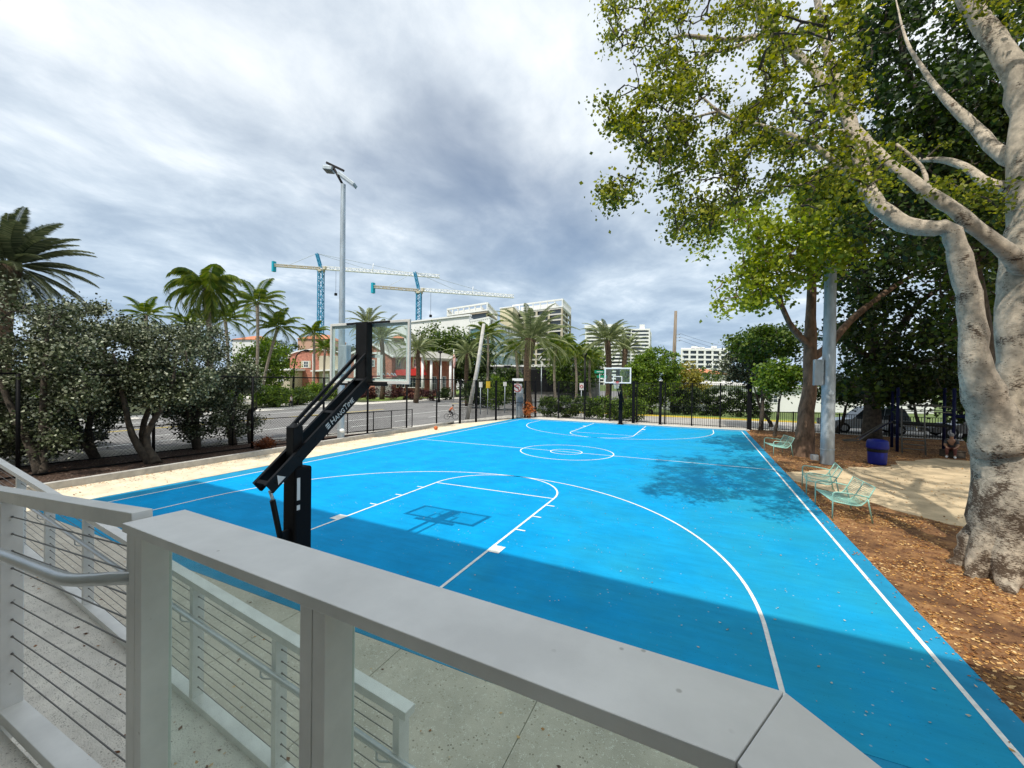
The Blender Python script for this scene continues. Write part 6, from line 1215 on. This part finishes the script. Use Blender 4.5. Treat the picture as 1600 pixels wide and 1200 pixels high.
hiproof_house('red_roof_house', 'house with a red tiled roof among the trees left of the slanting palm', 360, 396, 530, 521, 600, 100, 12, M_ROOFO, M_WHITE2)
hiproof_house('villa', 'white villa glimpsed through the silver shrubs at left', 120, 215, 590, 580, 615, 62, 10, M_ROOFG, M_WHITE2)
e = bld('park_side_building', 'long low white building beyond the park fence behind the trees', 1320, 44); m_ = MB(); fb(m_, 1168, 1460, 608, 640, 47, 8, zbot=-.1); m_.build('wall', M_WHITE2, e, world=True)
m_ = MB(); fb(m_, 1160, 1470, 606, 608.3, 46.6, 9); m_.build('roof', M_WHITE, e, world=True)
for i in range(5): win(e, 1200+i*50, 1216+i*50, 616, 630, 47, mull=1)
e = bld('low_grey_building', 'long low grey building behind the drooping palms', 880, 74); m_ = MB(); fb(m_, 770, 938, 573, 640, 76, 8, zbot=-.1); m_.build('wall', mat('grey_render', (.27, .26, .24), .85), e, world=True)
m_ = MB(); fb(m_, 766, 942, 571, 573.4, 75.4, 9); m_.build('roof', M_WHITE2, e, world=True)
m_ = MB(); fb(m_, 816, 880, 578, 612, 76, 0, .3); m_.build('dark_shopfront', M_BLACK, e, world=True)
o = MB(); ps = [(847, 556), (841, 557), (840, 562), (844, 565), (846, 568), (841, 571), (841, 573.5), (847, 573), (849, 568), (846, 563), (843, 561), (847, 559)]; ext(o, ps, 62, .15); 
o = o.build('white_emblem', M_WHITE); tag(o, 'white curved letter shaped sculpture on a post right of the largest date palm trunk', 'sculpture'); m_ = MB(); m_.tube([at(846, 572, 62.1), (*xy(846, 62.1), 0)], .06, 6); m_.build('post', M_GALV, o)
e = bld('garden_annex', 'flat roofed pale annex left of the left brick gable', 430, 66); m_ = MB(); fb(m_, 405, 453, 578, 620, 68, 6, zbot=-.1); m_.build('wall', M_BEIGE, e, world=True); m_ = MB(); fb(m_, 402, 455, 575, 578.3, 67.5, 7); m_.build('roof', M_WHITE2, e, world=True)
win(e, 415, 424, 586, 600, 68); win(e, 434, 443, 586, 600, 68)
# ---- cranes
def lattice(mb, p, q, wd, n, r, tri=False):
    p = np.array(p, float); q = np.array(q, float); d = (q-p)/np.linalg.norm(q-p); a = np.cross(d, [0, 0, 1.])
    if np.linalg.norm(a) < .1: a = _rt.copy()
    a /= np.linalg.norm(a); b = np.cross(a, d); C_ = [(-a-b), (a-b), (a+b), (-a+b)] if not tri else [(-a-b), (a-b), (b*1.0)]
    C_ = [c_*wd/2 for c_ in C_]; k_ = len(C_)
    for c_ in C_: mb.bar(p+c_, q+c_, r, r, up=b)
    for i in range(n):
        u0 = p+(q-p)*i/n; u1 = p+(q-p)*(i+1)/n
        for j in range(k_):
            A_, B_ = C_[j], C_[(j+1) % k_]
            if i % 2: A_, B_ = B_, A_
            mb.bar(u0+A_, u1+B_, r*.7, r*.7, up=b+a*.3); mb.bar(u0+A_, u0+B_, r*.6, r*.6, up=d)
def crane(label, px, yj, d, head_y, left, right, tip, seed):
    z = zof(px, yj, d); e = bld('tower_crane', label, px, d, 'crane', 'tower cranes on the skyline'); c_ = np.array(xy(px, d))
    def onz(x, y):
        r_ = ray(x, y); return CP+r_*(z-CP[2])/r_[2]
    A_ = onz(*left); Bp = onz(*right); m_ = MB(); lattice(m_, (*c_, 0), (*c_, z-2.2), 3.6, 26, .55); m_.build('mast', M_CRANEB, e, world=True)
    m_ = MB(); m_.prism([tuple(c_+np.array(q_)*2.2) for q_ in ((-1, -1), (1, -1), (1, 1), (-1, 1))], z-2.6, z-.9); m_.prism([tuple(c_+_rt[:2]*3.2+np.array(q_)*1.1) for q_ in ((-1, -1), (1, -1), (1, 1), (-1, 1))], z-.9, z+1.6); m_.build('slewing_cab', M_BEIGE, e, world=True)
    ctr = np.array([*c_, z]); hd = at(head_y[0], head_y[1], d); m_ = MB(); lattice(m_, ctr, hd, 1.6, 7, .5); m_.build('tower_head', M_CRANEB, e, world=True)
    m_ = MB(); lattice(m_, ctr+[0, 0, .8], Bp, 2.6, 34, .42, True); m_.build('jib', M_WHITE, e, world=True)
    m_ = MB(); lattice(m_, ctr-[0, 0, 0], A_, 1.6, 12, .5); m_.build('counter_jib', mat('jib_beige', (.5, .45, .36), .7), e, world=True)
    dv = (A_-ctr)/np.linalg.norm(A_-ctr); m_ = MB(); m_.bar(A_+[0, 0, 3.0], A_-[0, 0, 5.0], 2.6, 2.0, up=(1, 0, 0)); m_.build('counterweight', M_CRANET, e, world=True)
    for t in (.72, .40):
        m_ = MB(); q_ = ctr+(Bp-ctr)*t+[0, 0, 1.3]; m_.tube([hd, q_], .16, 4); m_.build('tie_bar', M_GALV, e, world=True)
    m_ = MB(); m_.tube([hd, ctr+(A_-ctr)*.7+[0, 0, .8]], .16, 4); m_.build('tie_bar', M_GALV, e, world=True)
    s_ = ctr+(Bp-ctr)*tip[0]; m_ = MB(); m_.tube([s_, s_+[0, 0, tip[1]]+(Bp-ctr)*.006], .28, 5); m_.build('jib_strut', M_WHITE, e, world=True)
    s_ = ctr+(Bp-ctr)*.12; m_ = MB(); m_.tube([s_-[0, 0, 1.2], s_-[0, 0, 20]], .14, 4); m_.prism([tuple(s_[:2]+np.array(q_)*.8) for q_ in ((-1, -1), (1, -1), (1, 1), (-1, 1))], s_[2]-21, s_[2]-19); m_.build('hook_block', M_BLACK, e, world=True)
crane('left blue tower crane with a long white jib crossing behind the light pole', 500, 420, 330, (495, 396), (428, 414.5), (687, 431.5), (.42, 7), 1)
crane('right blue tower crane, the lower and closer to the white building', 653, 454, 330, (648, 425), (583, 448), (803, 463), (.55, 6), 2)

# ================================================================== loose leaves, chips (nobody could count them)
def scatter(name, label, n, xr, yr, zf, size, m, keep=None, seed=0, up=2.5):
    rng = np.random.default_rng(seed); x = rng.uniform(*xr, n); y = rng.uniform(*yr, n)
    if keep is not None: k = keep(x, y, rng); x, y = x[k], y[k]
    c_ = np.stack([x, y, zf(x, y)+rng.uniform(.002, .012, len(x))], 1)
    v = leaf_verts(c_, size*rng.uniform(.4, 1.2, len(x)), rng, up, .35, .3); v[:, 2] = np.maximum(v[:, 2], np.repeat(zf(x, y), 4)+.001)
    o = np_mesh(name, v, 4, m); return tag(o, label, 'leaf litter', kind='stuff')
pa = np.array(pp)
scatter('mulch_chips', 'brown leaves and wood chips over the ground right of the court', 52000, (7.97, 15), (-.5, 14), lambda x, y: np.full(len(x), -.008), .055, L_CHIP, lambda x, y, r: (r.random(len(x)) < np.where(in_poly(x, y, pp), .06, 1.0)*np.array([.25+.75*(mnoise.noise(Vector((a*.8, b*.8, 2.)))+.35*mnoise.noise(Vector((a*2.4, b*2.4, 5.))) > -.08) for a, b in zip(x, y)])), 1)
scatter('park_leaf_litter', 'brown leaf litter under the trees deeper in the park', 30000, (7.97, 24), (10, 27), lambda x, y: np.full(len(x), -.008), .07, L_CHIP, lambda x, y, r: (r.random(len(x)) < np.where(in_poly(x, y, pp), .07, 1.0)), 2)
scatter('court_litter', 'scattered pale leaves and bits on the right side of the blue court', 1500, (-6, 7.9), (-.3, 25), lambda x, y: np.full(len(x), .011), .036, L_LITTER, lambda x, y, r: r.random(len(x)) < ((x+7)/15)**2.2, 3)
scatter('court_edge_litter', 'brown leaves spilling over the right edge of the court', 1500, (7.2, 7.98), (-.3, 20), lambda x, y: np.full(len(x), .009), .045, L_CHIP, lambda x, y, r: r.random(len(x)) < np.exp((x-7.98)/.12), 13)
scatter('sand_litter', 'brown leaves drifted along the foot of the kerb on the sand strip', 9000, (-10.25, -8.6), (-3, 17), lambda x, y: np.full(len(x), .013), .05, L_CHIP, lambda x, y, r: r.random(len(x)) < np.exp(-(x+10.25)/.28)+.035, 4)
scatter('bed_litter', 'dark leaf litter in the planting bed under the silver shrubs', 9000, (-14.5, -10.5), (-4, 12), lambda x, y: np.full(len(x), .035), .06, leafmat('bed_leaf', [(.03, .018, .012), (.10, .06, .04), (.26, .2, .16)], .05), None, 5)
scatter('pavement_litter', 'small dry leaves on the concrete beside the ramp', 260, (-9, 7.5), (-4.2, -.75), lambda x, y: np.full(len(x), .002), .045, L_CHIP, lambda x, y, r: y > -2.6, 6)
rl = np.random.default_rng(12); xx = rl.uniform(-9, -1.8, 160); yy = rl.uniform(.84, 1.82, 160)
cc = np.array([B(a, b, zlow(a)+.008) for a, b in zip(xx, yy)]); v = leaf_verts(cc, .045*rl.uniform(.4, 1.2, 160), rl, 4, .3, .1); tag(np_mesh('ramp_litter', v, 4, L_CHIP), 'small dry leaves on the lower ramp surface', 'leaf litter', kind='stuff')
